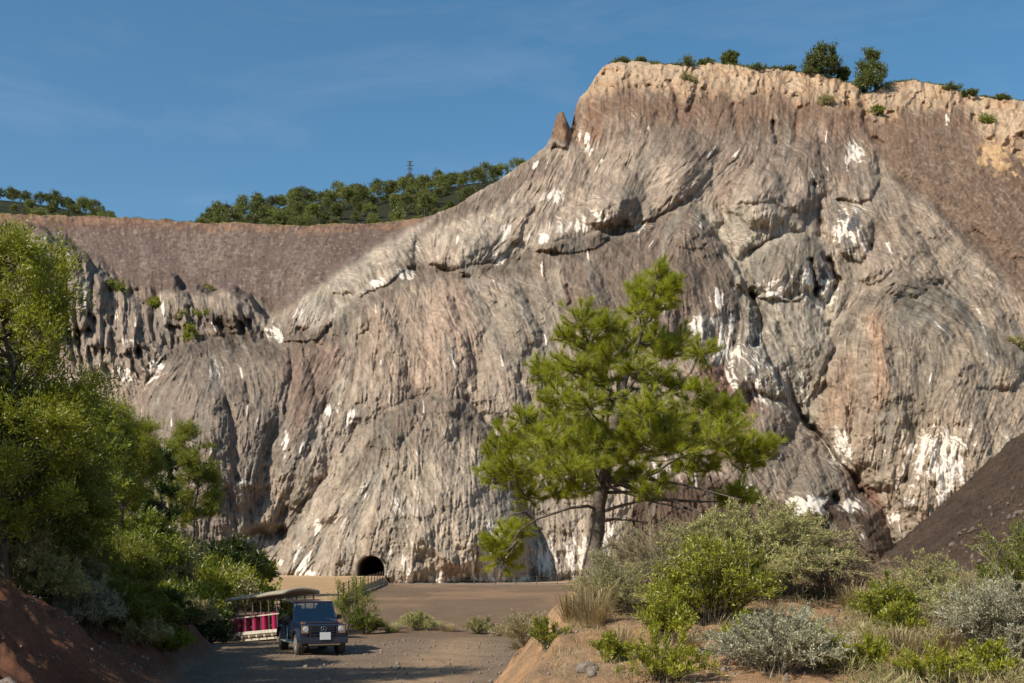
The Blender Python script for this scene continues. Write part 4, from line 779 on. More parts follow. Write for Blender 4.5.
# the big pine on the mound: trunk and clumps follow the tree's own figure at its 20 m distance
def main_pine():
    global rng
    rng = np.random.default_rng(77); Y0 = 20.0; tx = [(590, 584), (594, 562), (597, 532), (600, 497), (607, 462), (614, 425), (620, 395), (628, 370), (640, 338), (651, 308), (657, 284), (656, 272)]
    bx, by, bz = gpos(591, Y0); t = thing("pine_tree", "big solitary pine with open bright green crown on the earth mound", "tree", (bx, by, bz))
    o = np.array([bx, by, bz]); TP = np.array([px(x, y, Y0) for x, y in tx]) - o; TP[0, 2] = -.25; TP[:, 1] += .15 * np.sin(np.arange(len(tx)) * .9); R = np.array([.18, .15, .13, .115, .095, .078, .062, .05, .036, .024, .015, .008])
    ft = np.linspace(0, len(tx) - 1, 60); TPf = np.stack([np.interp(ft, np.arange(len(tx)), TP[:, k]) for k in range(3)], 1); Rf = np.interp(ft, np.arange(len(tx)), R) * (1 + .05 * rng.normal(size=60)); a = Acc(); a.tube(TPf, Rf, 11); link("trunk", a.mesh("trunk"), M['bark'], t, smooth=True)
    z = lambda x, y: (460 + x / 2.009, 250 + y / 2.009)
    CL = [(400, 52, 20), (388, 78, 22), (412, 92, 24), (372, 96, 22), (350, 84, 16), (398, 122, 24), (432, 74, 14), (360, 128, 22), (240, 150, 34), (262, 190, 40), (215, 180, 20), (300, 160, 26), (230, 240, 38), (178, 262, 30), (165, 240, 18), (200, 300, 36), (300, 220, 40), (345, 190, 30), (390, 180, 26), (440, 195, 32), (485, 210, 24), (410, 215, 28), (280, 265, 40), (255, 310, 34), (305, 300, 36), (395, 260, 30), (430, 280, 26), (355, 250, 26),
          (130, 345, 26), (150, 380, 42), (100, 395, 42), (75, 430, 34), (70, 465, 26), (110, 455, 40), (135, 495, 28), (190, 400, 44), (165, 445, 40), (215, 450, 44), (240, 395, 44), (265, 430, 44), (200, 345, 34), (290, 375, 42), (330, 350, 40), (320, 410, 46), (370, 330, 40), (370, 390, 46), (415, 350, 42), (420, 400, 44), (460, 360, 40), (470, 405, 40), (500, 320, 32), (530, 345, 30), (520, 390, 42), (555, 410, 38), (595, 410, 30), (618, 395, 16), (575, 430, 20), (480, 290, 22), (545, 320, 20),
          (195, 490, 30), (245, 480, 28), (300, 465, 34), (350, 455, 30), (90, 590, 34), (85, 620, 28), (120, 575, 22), (70, 605, 20), (560, 495, 22), (535, 505, 18), (580, 505, 16), (400, 480, 22), (375, 490, 18), (455, 440, 22), (500, 440, 18)]
    br = Acc(); cs = []; done = []
    CL.sort(key=lambda q: abs(z(q[0], q[1])[0] - np.interp(z(q[0], q[1])[1], [270, 340, 395, 460, 530, 580], [656, 640, 620, 607, 597, 594])))
    for x, y, r in CL:
        X, Yp = z(x, y); rm = r / 2.009 * Y0 / FPX; axis = np.interp(Yp, [270, 340, 395, 460, 530, 580], [656, 640, 620, 607, 597, 594]); off = abs(X - axis) / FPX * Y0
        crown_r = np.interp(Yp, [270, 330, 400, 450, 500, 560], [.4, 1.0, 1.5, 2.2, 2.0, .3]); dy = math.sqrt(max(.05, crown_r ** 2 - min(off, crown_r) ** 2)) * (rng.random() * 2 - 1) * .85
        c = px(X, Yp, Y0 + dy) - o; cs.append((c, rm))
        zz = c[2] - off * (.10 + .3 * rng.random()) - .12; zz = np.clip(zz, (1.35 + .5 * rng.random()) if Yp < 540 else 1.05, TP[-2, 2]); k = np.interp(zz, TPf[:, 2], np.arange(60)); B = np.array([np.interp(k, np.arange(60), TPf[:, q]) for q in range(3)])
        par = [q for q, qo in done if qo < off - .15 and np.linalg.norm(q - c) < min(1.0, np.linalg.norm(c - B) * .75) and q[2] < c[2] + .12]; hang = bool(par)
        if hang: B = min(par, key=lambda q: np.linalg.norm(q - c))
        if Yp > 533 and X < 520: B = px(517, 541, Y0 - .62) - o; hang = True
        done.append((c, off)); L = np.linalg.norm(c - B); tt = np.linspace(0, 1, 6)[:, None]; pth = B + (c - B) * tt + np.array([0, 0, -.10 * L]) * np.sin(tt * math.pi) + rng.normal(size=(6, 3)) * .025 * L * np.sin(tt * math.pi); r0_ = .015 if hang else .018 + .020 * min(L, 2)
        br.tube(pth, np.linspace(r0_, .009, 6), 5)
    # bare lower limbs
    for pth in ([(601, 510), (588, 506), (570, 508), (552, 514), (535, 520), (520, 530), (510, 545)], [(601, 512), (620, 506), (645, 500), (668, 505), (690, 512)], [(598, 522), (615, 519), (635, 521), (648, 523)], [(596, 552), (608, 546), (616, 540)], [(604, 480), (640, 478), (680, 484), (712, 492), (742, 500)], [(603, 492), (640, 492), (672, 500), (700, 512)], [(535, 520), (525, 512), (508, 516)], [(596, 560), (606, 560), (612, 556)]):
        q = np.array([px(x, y, Y0 - .5 * abs(x - 600) / 60) for x, y in pth]) - o; q[0, 1] = TP[2, 1]; br.tube(q, np.linspace(.032, .008, len(q)), 5)
        for _ in range(6):
            k = rng.integers(1, len(q)); e = rng.normal(size=3) * .12; e[2] = abs(e[2]) * .6 - .05; br.tube([q[k], q[k] + e, q[k] + e * 1.7 + rng.normal(size=3) * .05], [.009, .006, .003], 3)
    Pn = []; Dn = []; A_ = []; B_ = []
    for c, r in cs:
        for _ in range(int(14 + 66 * r)):
            u = rng.normal(size=3); u[2] = u[2] * .6 + .35; u /= np.linalg.norm(u); L = r * (.55 + .85 * rng.random()); bend = np.array([0, 0, .30 * L * rng.random()]); st0 = c + rng.normal(size=3) * r * .22
            tt = np.linspace(0, 1, 4)[:, None]; pth = st0 + u * L * tt + bend * tt ** 2; A_.append(pth[:-1]); B_.append(pth[1:])
            m = max(3, int(L / .055)); q = .25 + .75 * rng.random(m); q[:2] = 1.0; d = u + 2 * bend / L * q[:, None]; Pn.append(st0 + u * L * q[:, None] + bend * (q ** 2)[:, None]); Dn.append(d / np.linalg.norm(d, axis=1, keepdims=True))
    A_ = np.concatenate(A_); B_ = np.concatenate(B_); br.prisms(A_, B_, .008, .005); link("branches", br.mesh("branches"), M['bark'], t, smooth=True)
    Pn = np.concatenate(Pn); Dn = np.concatenate(Dn); k = 29; P2 = np.repeat(Pn, k, 0); D2 = np.repeat(Dn, k, 0); P2 = P2 + D2 * (rng.random((len(P2), 1)) * .08 - .05); D2 = D2 + rng.normal(size=P2.shape) * .46
    a = Acc(); a.needles(P2, D2, .135 * (.7 + .6 * rng.random(len(P2))), .0066); link("needles", a.mesh("needles"), M['needle'], t)
    print("pine tufts", len(Pn))
main_pine()

# mound shrubs  (x in the photo, distance, width, height, ...)
G = gpos
shrub("shrub", "tall airy olive green shrub of thin stems right beside the big pine's trunk", "shrub", G(655, 17.5), 2.42, 1.12, 90, 22, 12, .034, .006, 'olive', seed=1, upb=.6)
shrub("shrub", "large arching grey-green shrub, biggest on the mound, right of the yellow leafy shrub", "shrub", G(752, 17.0), 3.45, 1.36, 150, 28, 20, .042, .012, 'grey', seed=2, droop=1.0, upb=.35)
shrub("shrub", "rusty dry twiggy shrub at the right end of the largest grey-green shrub", "shrub", G(838, 17.3), 1.93, 1.18, 69, 22, 8, .034, .006, 'rust', seed=3, droop=1.2, upb=.15)
shrub("shrub", "bright yellow-green leafy shrub in front of the largest grey-green shrub", "shrub", G(712, 14.5), 1.72, 1.12, 60, 14, 16, .05, .016, 'yellow', 'darktwig', seed=4, upb=.9)
shrub("shrub", "small bright yellow-green clump just left below the yellow leafy shrub", "shrub", G(664, 13.6), 0.76, 0.62, 27, 12, 14, .05, .014, 'yellow', 'darktwig', seed=5, upb=1.0)
shrub("shrub", "round silvery grey bush low on the bare red soil of the mound", "shrub", G(778, 11.8), 1.66, 0.65, 96, 22, 14, .028, .010, 'silver', seed=6, upb=.5)
shrub("shrub", "yellow-green upright sprigs at the bottom edge left of the silvery bush", "shrub", G(664, 11.2), 1.03, 0.47, 39, 10, 15, .04, .010, 'yellow', 'darktwig', seed=7, upb=1.1)
shrub("shrub", "yellow sprigs poking up at the right side of the silvery bush", "shrub", G(830, 11.6), 0.50, 0.49, 18, 10, 14, .038, .010, 'yellow', 'darktwig', seed=8, upb=1.1)
shrub("shrub", "small green leafy bush between silvery bush and low grey scrub", "shrub", G(884, 14.2), 0.97, 0.62, 33, 12, 14, .045, .015, 'lime', 'darktwig', seed=9, upb=.9)
shrub("shrub", "yellow-green sprigs at the bottom edge below the low grey scrub", "shrub", G(930, 10.9), 1.10, 0.40, 33, 10, 14, .036, .010, 'yellow', 'darktwig', seed=10, upb=1.1)
shrub("shrub", "low grey scrub bush at the foot of the dark spoil heap", "shrub", G(925, 15.5), 1.59, 0.69, 75, 20, 12, .032, .009, 'grey', seed=12)
shrub("shrub", "pale silvery bush in the bottom right corner of the mound", "shrub", G(1000, 12.2), 1.31, 1.06, 75, 20, 13, .034, .011, 'silver', seed=13)
shrub("shrub", "tall loose green and grey bush cut by the right picture edge", "shrub", G(1020, 14.5), 1.66, 1.23, 66, 18, 13, .045, .014, 'green', seed=14)
shrub("shrub", "grey twiggy bush between the low grey scrub and the right edge bushes", "shrub", G(965, 14.2), 1.38, 0.81, 66, 20, 11, .032, .009, 'grey', seed=15)
shrub("dead_plant", "thin dry stalk with few twigs standing against the dark spoil heap", "plant", G(968, 13.4), 0.76, 1.06, 6, 7, 3, .03, .010, 'olive', seed=16, upb=.6)
shrub("shrub", "low wispy grey bush at the left rim of the mound left of the pine", "shrub", G(528, 19.5), 1.38, 0.62, 54, 16, 9, .034, .008, 'olive', seed=17)
shrub("shrub", "grey-green bush hugging the foot of the big pine", "shrub", G(612, 15.8), 1.38, 0.81, 66, 20, 11, .032, .008, 'grey', seed=18)
shrub("shrub", "green leafy sprig on the mound's left slope below the pine", "shrub", G(548, 14.6), 0.58, 0.47, 21, 10, 13, .04, .012, 'lime', 'darktwig', seed=19, upb=.9)
shrub("shrub", "dark green small bush behind the olive shrub under the pine's right limbs", "shrub", G(696, 19.2), 1.24, 1.06, 39, 16, 11, .05, .014, 'olive', seed=20)
for i, (x, Y, w, h, lb) in enumerate([(610, 12.6, .5, .34, "small yellow-green sprig clump on bare soil left of the bottom sprigs"), (742, 12.9, .6, .42, "yellow-green sprig clump between the yellow leafy shrub and the silvery bush"), (868, 11.6, .6, .36, "yellow-green sprig clump right of the sprigs beside the silvery bush"), (985, 11.0, .7, .40, "yellow-green sprig clump at the bottom edge in front of the pale corner bush"), (900, 13.6, .6, .5, "yellow-green sprig clump against the low grey scrub")]):
    shrub("sprig_clump", lb, "shrub", G(x, Y), w, h, 22, 10, 14, .04, .012, 'yellow', 'darktwig', seed=70 + i, upb=1.0, group="yellow-green sprigs on the mound")
GT = "dry grass tussocks on the mound"
for i, (x, Y, w, h, lb) in enumerate([(592, 14.8, .7, .62, "tall dry straw tussock between the pine foot bush and the green sprig"), (572, 15.8, .55, .5, "dry straw tussock on the rim just left of the pine"), (618, 13.4, .45, .36, "short dry straw tussock in front of the pine foot bush"), (690, 12.6, .35, .30, "small dry tussock on bare soil left of the silvery bush"), (855, 15.8, .6, .5, "dry straw tussock between the rusty shrub and the small green bush"), (900, 12.6, .5, .4, "dry straw tussock in front of the low grey scrub"), (955, 12.4, .5, .45, "dry straw tussock in front of the grey twiggy bush"), (738, 13.4, .4, .3, "small dry tussock between the yellow leafy shrub and silvery bush")]):
    tuft("dry_tussock", lb, "grass tussock", G(x, Y), w, h, 420, 'straw', GT, 30 + i)

# roadside plants by the vehicle
shrub("tamarisk", "tall thin feathery bush on the verge just right of the blue car", "shrub", G(352, 60), 2.6, 3.2, 24, 18, 11, .13, .03, 'lime', seed=21, upb=.8, droop=.2)
shrub("shrub", "low dense green bush at the feathery bush's foot beside the blue car", "shrub", G(366, 57), 2.0, 1.4, 34, 18, 13, .10, .03, 'green', seed=22)
shrub("shrub", "small pale green bush on the verge in the middle of the brown flat", "shrub", G(418, 60), 2.4, 1.05, 40, 16, 12, .10, .022, 'grey', seed=23)
shrub("shrub", "small olive bush on the verge nearest the mound", "shrub", G(480, 57), 1.9, .9, 34, 16, 12, .10, .022, 'olive', seed=24)
GT = "pale grass tussocks along the road verge"
for i, (x, Y, w, h, lb) in enumerate([(392, 58, 1.3, .6, "pale tussock between the feathery bush and the pale green verge bush"), (448, 58.5, 1.2, .5, "pale tussock between the two small verge bushes"), (505, 55, 1.4, .6, "pale tussock right of the olive verge bush at the mound's foot"), (520, 47, 1.2, .6, "pale tussock on the road edge below the mound's left slope"), (436, 62, 1.0, .45, "pale tussock just behind the pale green verge bush")]):
    tuft("pale_tussock", lb, "grass tussock", G(x, Y), w, h, 300, 'straw' if i % 2 else 'olive', GT, 50 + i)

# left bank: trees and bushes, near to far.  x, distance, height, width, kind
tree("tree", "tall yellow-green tree at the top left, highest on the bank", G(6, 30), 8.7, 4.5, 80000, 90, 'lime', ll=.11, lw=.036, seed=101, trunk=.14)
tree("tree", "spreading green tree out of view on the near left bank, added to shade bank and road", G(-262, 24), 6.2, 5.5, 16000, 50, 'green', ll=.2, lw=.08, seed=121)  # unseen tree, added for the shadow it casts
tree("tree", "dark tree cut by the left edge below the yellow-green tree", G(-24, 31), 5.4, 4.6, 36000, 60, 'dark', ll=.12, lw=.045, seed=102)
tree("tree", "bushy mid green tree in front of the tall yellow-green tree", G(54, 36), 4.4, 3.6, 36000, 60, 'green', ll=.12, lw=.042, seed=103)
tree("pine_tree", "rounded green pine whose crown stands out against the crag, second highest on the bank", G(117, 52), 7.2, 4.0, 14000, 60, 'lime', ll=.22, lw=.018, seed=104, nd=True, low=.4)
tree("pine_tree", "slim pale green pine in front of the fluted cliff foot, farthest on the bank", G(190, 92), 9.2, 4.9, 10000, 60, 'lime', ll=.36, lw=.03, seed=105, nd=True, low=.2)
tree("tree", "small very dark rounded tree left of the slim pale pine", G(158, 84), 6.6, 2.7, 9000, 34, 'dark', ll=.24, lw=.09, seed=106, low=.2)
tree("tree", "green tree half hidden behind the bushes under the rounded pine", G(80, 42), 5.6, 3.6, 34000, 56, 'green', ll=.14, lw=.05, seed=107)
tree("tree", "light green young tree with upright tips between rounded pine and slim pine", G(124, 60), 4.8, 3.0, 18000, 44, 'lime', ll=.20, lw=.06, seed=108, shape='cone', low=.05, upb=.9)
tree("tree", "green tree leaning over the bank at mid height on the left", G(36, 33), 3.4, 3.6, 30000, 50, 'green', ll=.11, lw=.042, seed=109)
BG = "bushes covering the left bank"
BS = [(10, 31, 1.5, 2.2, 'olive', "olive bush on the bare soil edge at the far left"), (46, 31.5, 1.3, 1.9, 'grey', "grey-green bush hanging over the red soil at the left"), (84, 32.5, 1.5, 1.7, 'silver', "pale silvery feathery bush overhanging the bare red bank"), (112, 34, 1.5, 2.0, 'green', "dark green bush directly right of the silvery feathery bush"), (60, 35, 1.5, 2.2, 'olive', "olive bush above the silvery feathery bush"),
      (138, 38, 1.6, 2.2, 'green', "green bush at mid bank above the lower slope scrub"), (160, 40, 1.3, 2.2, 'dark', "dark bush low on the bank near the road bend"), (184, 43, 1.1, 2.0, 'olive', "olive bush low on the bank beside the road edge"), (120, 40, 2.0, 2.4, 'lime', "lime green bush in the middle of the bank"), (150, 48, 1.9, 2.4, 'green', "green bush above the olive roadside bush"),
      (178, 56, 2.2, 2.6, 'green', "green bush on the bank left of the trailer"), (206, 52, 1.5, 2.0, 'dark', "dark bush closest to the trailer's rear"), (205, 66, 2.4, 2.8, 'lime', "sunlit yellow-green bush above the trailer's rear"), (228, 72, 2.2, 2.8, 'olive', "olive bush behind the trailer roof's left end"), (245, 84, 2.4, 3.0, 'lime', "yellow-green bush at the far end of the bank near the shaded hollow"), (232, 92, 2.8, 3.4, 'dark', "dark bush at the far end of the bank below the cliff foot"),
      (175, 72, 2.4, 2.8, 'lime', "bright green pointed bush right below the slim pale pine"), (140, 70, 2.2, 2.8, 'green', "green bush below the small very dark tree"), (14, 35, 2.0, 2.8, 'dark', "dark bush under the dark left edge tree"), (160, 62, 2.0, 2.6, 'olive', "pale olive bush between the green bank bushes and the slim pine"), (92, 37, 1.8, 2.4, 'green', "green bush under the dark half hidden tree"), (256, 100, 2.0, 3.0, 'green', "green bush last on the bank beside the sandy path"), (138, 34, .8, 1.5, 'olive', "low olive bush at the foot of the bank's vegetated part"), (160, 36, .8, 1.6, 'green', "low green bush on the lower bank near the road shadow"), (196, 60, 1.6, 2.2, 'yellow', "small bright yellow bush on the bank over the trailer"), (216, 80, 2.2, 2.6, 'green', "green bush behind the olive bush over the trailer roof")]
for i, (x, Y, h, w, mt, lb) in enumerate(BS):
    k = Y / 26; near = Y < 45
    if near: shrub("bush", lb, "bush", G(x, Y), w * 1.35, h * 1.05, 80, 20, 14, .075 * max(1, k * .9), .018 * max(1, k * .9), mt, 'darktwig', group=BG, seed=200 + i, upb=.55, droop=.6, base=.3)
    else: mound("bush", lb, "bush", G(x, Y), w * 1.35, h * 1.15, 7000, .10 * k, .035 * k, mt, group=BG, seed=200 + i)
# more low cover between them, too tangled to count
def ground_cover():
    global rng
    rng = np.random.default_rng(9); n = 5200; Y = 22 + 85 * rng.random(n) ** 1.3; r = .8 + 11 * rng.random(n); r = np.where(Y < 42, r + 2.0, r); X = interp(Y, XF) - r; keep = (fbm(X * .4, Y * .4, 3, 2) + .10 * (r - 2.6) + (Y > 40) * .35 > .12); X, Y = X[keep], Y[keep]; Z = ground_z(X, Y); a = Acc(); m = 22
    P = np.repeat(np.stack([X, Y, Z], 1), m, 0); d = rng.normal(size=P.shape) * .55 + np.array([0, 0, .9]); s = np.clip(P[:, 1] / 45, .6, 2.0); P = P + rng.normal(size=P.shape) * np.array([.16, .16, .05]); a.leaves(P, d, .26 * s * (.4 + .8 * rng.random(len(P))), .03 * s)
    tag(link("undergrowth", a.mesh("undergrowth"), M['cover']), "tangled olive ground cover between the bushes on the left bank", "undergrowth", kind="stuff")
    n = 2600; Y = 9.5 + 16 * rng.random(n); s = 9 * rng.random(n) ** 1.2; X = interp(Y, XM) + s + .1; keep = fbm(X * .9, Y * .9, 3, 5) > -.05; X, Y = X[keep], Y[keep]; Z = ground_z(X, Y); m = 9
    P = np.repeat(np.stack([X, Y, Z - .01], 1), m, 0) + rng.normal(size=(len(X) * m, 3)) * np.array([.04, .04, 0]); d = rng.normal(size=P.shape) * .5 + np.array([0, 0, 1]); a = Acc(); a.needles(P, d, .14 * (.4 + rng.random(len(P))), .006)
    b_ = Acc(); n = 1700; Y = 10.2 + 8 * rng.random(n); xp = np.where(rng.random(n) < .75, 845 + 240 * rng.random(n), 600 + 300 * rng.random(n)); X = (xp - 512) / FPX * Y; keep = (fbm(X * 1.5, Y * 1.5, 3, 1) > -.22) & (Y > 10.2 + (xp < 845) * 2.5); X, Y = X[keep], Y[keep]; Z = ground_z(X, Y); m = 16
    P = np.repeat(np.stack([X, Y, Z - .01], 1), m, 0) + rng.normal(size=(len(X) * m, 3)) * np.array([.06, .06, 0]); P[:, 2] += .10 * rng.random(len(P)); d = rng.normal(size=P.shape) * .75 + np.array([0, 0, .8]); b_.leaves(P, d, .13 * (.4 + rng.random(len(P))), .009)
    tag(link("low_scrub", b_.mesh("low_scrub"), M['olive']), "tangled low olive scrub covering the soil at the right of the mound", "ground cover", kind="stuff")
    tag(link("dry_grass", a.mesh("dry_grass"), M['straw']), "thin dry grass growing from the red soil of the mound", "grass", kind="stuff")
M['cover'] = leafmat("cover", (0.055, 0.06, 0.02), (0.15, 0.14, 0.05), .25, 0)
ground_cover()

def stones():
    global rng
    rng = np.random.default_rng(21); ico = bmesh.new(); bmesh.ops.create_icosphere(ico, subdivisions=1, radius=1.0); bv = np.array([v.co[:] for v in ico.verts]); bf = np.array([[v.index for v in f.verts] for f in ico.faces]); ico.free()
    n = 4200; k = rng.random(n); Y = np.where(k < .55, 9 + 14 * rng.random(n), 30 + 22 * rng.random(n)); X = np.where(k < .55, interp(Y, XM) - 1.5 + 9 * rng.random(n), -10 + 10 * rng.random(n)); kb = rng.random(n) < .2; Y = np.where(kb, 18 + 16 * rng.random(n), Y); X = np.where(kb, interp(Y, XF) + .3 - 3.5 * rng.random(n), X)
    s = (.010 + .035 * rng.random(n) ** 4) * np.where(Y > 28, 1.5, 1); Z = ground_z(X, Y); V = bv[None] * (s[:, None, None] * (.6 + .7 * rng.random((n, 1, 3)))) * (1 + .2 * rng.normal(size=(n, len(bv), 1))) + np.stack([X, Y, Z + s * .2], 1)[:, None]
    a = Acc(); a.add(V.reshape(-1, 3), None, (bf[None] + (np.arange(n) * len(bv))[:, None, None]).reshape(-1, 3)); tag(link("gravel", a.mesh("gravel"), M['stone']), "loose stones scattered over the road, bank foot and mound soil", "gravel", kind="stuff")
    n = 5200; an = math.pi + .15 + 1.5 * rng.random(n); dd = 12 + 22 * rng.random(n) ** .8; X = 47 + dd * np.cos(an); Y = 62 + dd * np.sin(an); s = .035 + .17 * rng.random(n) ** 5; Z = ground_z(X, Y); ok = zones(X, Y)[4] > 0; X, Y, s, Z = X[ok], Y[ok], s[ok], Z[ok]; n = len(X)
    V = bv[None] * (s[:, None, None] * (.6 + .7 * rng.random((n, 1, 3)))) * (1 + .2 * rng.normal(size=(n, len(bv), 1))) + np.stack([X, Y, Z + s * .2], 1)[:, None]; a = Acc(); a.add(V.reshape(-1, 3), None, (bf[None] + (np.arange(n) * len(bv))[:, None, None]).reshape(-1, 3)); tag(link("rubble", a.mesh("rubble"), M['heapstone']), "loose dark clods and stones lying on the spoil heap's slope", "rubble", kind="stuff")
    for i, (x, Y, s, lb) in enumerate([(8, 21.5, .17, "pale grey rock lying on the red soil at the left edge"), (22, 21.8, .10, "smaller grey rock right of the pale rock at left edge"), (588, 11.9, .11, "reddish rock at the bottom edge of the mound"), (700, 10.9, .09, "pale rock on the mound soil beside the bottom sprigs")]):
        bm = bmesh.new(); bmesh.ops.create_icosphere(bm, subdivisions=3, radius=s)
        for v in bm.verts:
            nrm = fbm(np.array([v.co.x / s * 1.2 + i]), np.array([v.co.y / s * 1.2 + v.co.z / s]), 3, i)[0]; v.co *= 1 + .35 * nrm; v.co.z *= .7
        me = bpy.data.meshes.new("rock"); bm.to_mesh(me); bm.free(); p = G(x, Y); tag(link("rock", me, M['stone'], loc=(p[0], p[1], p[2] + s * .25)), lb, "rock")
M['stone'] = plain("stone", (0.20, 0.16, 0.125), .9, var=.4, scale=9, bump=.4)
M['heapstone'] = plain("heap_stone", (0.115, 0.085, 0.065), .9, var=.45, scale=3, bump=.3)
stones()

# shrubs and trees growing on the cliff and its rim
for i, (x, dy, h, w, lb) in enumerate([(822, 3, 9.4, 9.6, "larger rounded pine on the cliff top, left of the tallest conical one"), (871, 4, 12.5, 11.5, "tallest conical pine standing in the notch of the cliff rim"), (843, 3, 5.2, 4.0, "small pine between the two bigger pines on the cliff rim"), (730, 2, 4.4, 4.4, "small lone pine on the cliff rim left of the pine trio")]):
    p, _ = rim_at(x); f = 1 + dy / 300; p = np.array([p[0] * f, p[1] * f, p[2] - .3])
    tree("pine_tree", lb, p, h, w, 11000 if h > 6 else 5000, 44, 'clifftree', ll=.6, lw=.22, trunk=.2, seed=300 + i, shape='round' if i != 1 else 'cone', low=.12 if i == 1 else .18)
for i, (x, h, w, lb) in enumerate([(622, 1.6, 5.0, "low dark scrub on the left corner of the cliff rim"), (640, 1.8, 4.0, "dark scrub next to the left corner scrub on the rim"), (687, 2.6, 6.0, "rounded low bush on the rim left of the lone small pine"), (705, 1.8, 4.0, "dark low bush just right of the rounded rim bush"), (757, 1.4, 5.0, "flat scrub on the rim right of the lone small pine"), (790, 1.8, 4.5, "low scrub on the rim left of the rounded pine"), (808, 1.5, 3.5, "small scrub touching the rounded pine's left side"), (953, 1.5, 5.0, "scrub on the sloping rim right of the notch"), (970, 1.6, 4.0, "darker scrub on the sloping rim near the right edge"), (1000, 1.2, 5.0, "flat scrub at the right end of the rim")]):
    p, _ = rim_at(x); mound("scrub_bush", lb, "bush", p - np.array([0, 0, .3]), w * 1.1, h * .6, 1300, .5, .2, 'clifftree', seed=330 + i, group="scrub along the cliff rim")
for i, (x, y, h, w, mt, lb) in enumerate([(116, 290, 4.6, 4.2, 'green', "round green tree on the ledge beside the left crag spires"), (210, 290, 3.0, 3.2, 'olive', "olive bush on the scree edge above the small gully"), (153, 305, 2.6, 2.4, 'lime', "small bright bush in the gap right of the crag spires"), (182, 317, 2.4, 2.4, 'olive', "small olive bush, upper left of the gully trio"), (200, 318, 3.0, 4.0, 'lime', "wide yellow-green bush at the top of the gully"), (190, 337, 4.2, 3.0, 'lime', "tall yellow-green bush lowest in the gully"), (986, 122, 3.8, 3.6, 'green', "dark bush on the cream rock below the right rim"), (877, 112, 2.6, 2.6, 'green', "bush on the cream face just under the notch pine"), (826, 102, 2.6, 4.0, 'olive', "olive bush on the cream face under the rounded pine"), (687, 80, 2.4, 4.4, 'olive', "olive bush on the cream face under the rounded rim bush"), (1018, 345, 2.4, 5.0, 'olive', "flat olive scrub on the far right ledge of the rock dome")]):
    p = cliff_at(x, y); mound("cliff_bush", lb, "bush", p + np.array([0, .2, -h * .35]), w * 1.2, h * 1.1, 1500, .5, .2, mt, seed=360 + i)

def rim_grass():
    a = Acc(); xs = np.concatenate([np.linspace(611, 1120, 1500), np.linspace(-100, 425, 700)]); y = sky_y(xs); d = sample(D, xs, y); hi = .25 + 1.1 * np.clip(fbm(xs / 11, xs * 0, 3, 5) + .25, 0, 1); hi = np.where(xs < 430, hi * .55, hi); m = 16
    P = np.stack([(xs - 512) / FPX * d, d, CZ + (HZ - y) / FPX * d], 1); back = rng.random((len(xs), m, 1)) * 3.0; P = P[:, None] * 1.0 + back * np.array([0, 1, 0]) + rng.normal(size=(len(xs), m, 3)) * np.array([.25, 0, .08]); P[..., 2] += .12; H = np.repeat(hi, m); Dv = rng.normal(size=(len(H), 3)) * .6 + np.array([0, 0, 1]); a.leaves(P.reshape(-1, 3), Dv, H * (.4 + .8 * rng.random(len(H))), .16)
    tag(link("rim_grass", a.mesh("rim_grass"), M['clifftree']), "low dark grass and heather fringing the cliff rim", "grass", kind="stuff")
rim_grass()

# ------------------------------------------------------------------ tunnel mouth, low wall, fences
M['concrete'] = plain("old_concrete", (0.15, 0.12, 0.09), .9, var=.25, scale=3, bump=.4)
M['iron'] = plain("rusty_iron", (0.10, 0.07, 0.05), .8, .2)
M['black'] = plain("black_rubber", (0.02, 0.02, 0.02), .8, var=.3)
def portal():
    d = float(sample(D, np.array([371.]), np.array([552.]))[0]) ; d = min(d, float(sample(D, np.array([355.]), np.array([570.]))[0])) - .4
    r = TR / FPX * d; c = px(TX, TY, d); zg = float(ground_z(c[0], d)); t = thing("tunnel_portal", "arched dark tunnel mouth at the foot of the salt cliff", "tunnel", (c[0], c[1], zg)); hz = c[2] - zg
    an = np.linspace(0, math.pi, 25); prof_o = [(-r - .42, -.4)] + [(-math.cos(a) * (r + .42), hz + math.sin(a) * (r + .42)) for a in an] + [(r + .42, -.4)]; prof_i = [(-r, -.4)] + [(-math.cos(a) * r, hz + math.sin(a) * r) for a in an] + [(r, -.4)]
    n = len(an) + 2; a_ = Acc(); V = [(x, 0, z) for x, z in prof_o] + [(x, 0, z) for x, z in prof_i] + [(x, 1.6, z) for x, z in prof_o] + [(x, 1.6, z) for x, z in prof_i]; Q = []
    for k in range(n - 1): Q += [(k, k + 1, n + k + 1, n + k), (k, 2 * n + k, 2 * n + k + 1, k + 1), (n + k, n + k + 1, 3 * n + k + 1, 3 * n + k)]
    a_.add(V, Q); link("arch_ring", a_.mesh("arch_ring"), M['concrete'], t)
    a_ = Acc(); V = [(x * .995, y, z) for y in (1.5, 30) for x, z in prof_i]; a_.add(V, [(k, k + 1, n + k + 1, n + k) for k in range(n - 1)]); a_.add([(x * .99, 29.9, z) for x, z in prof_i]); 
    bm = bmesh.new(); me = a_.mesh("tunnel_lining"); link("tunnel_lining", me, M['lining'], t)
M['lining'] = plain("dark_lining", (0.06, 0.045, 0.035), .95)  # tunnel lining in one even dark brown
portal()

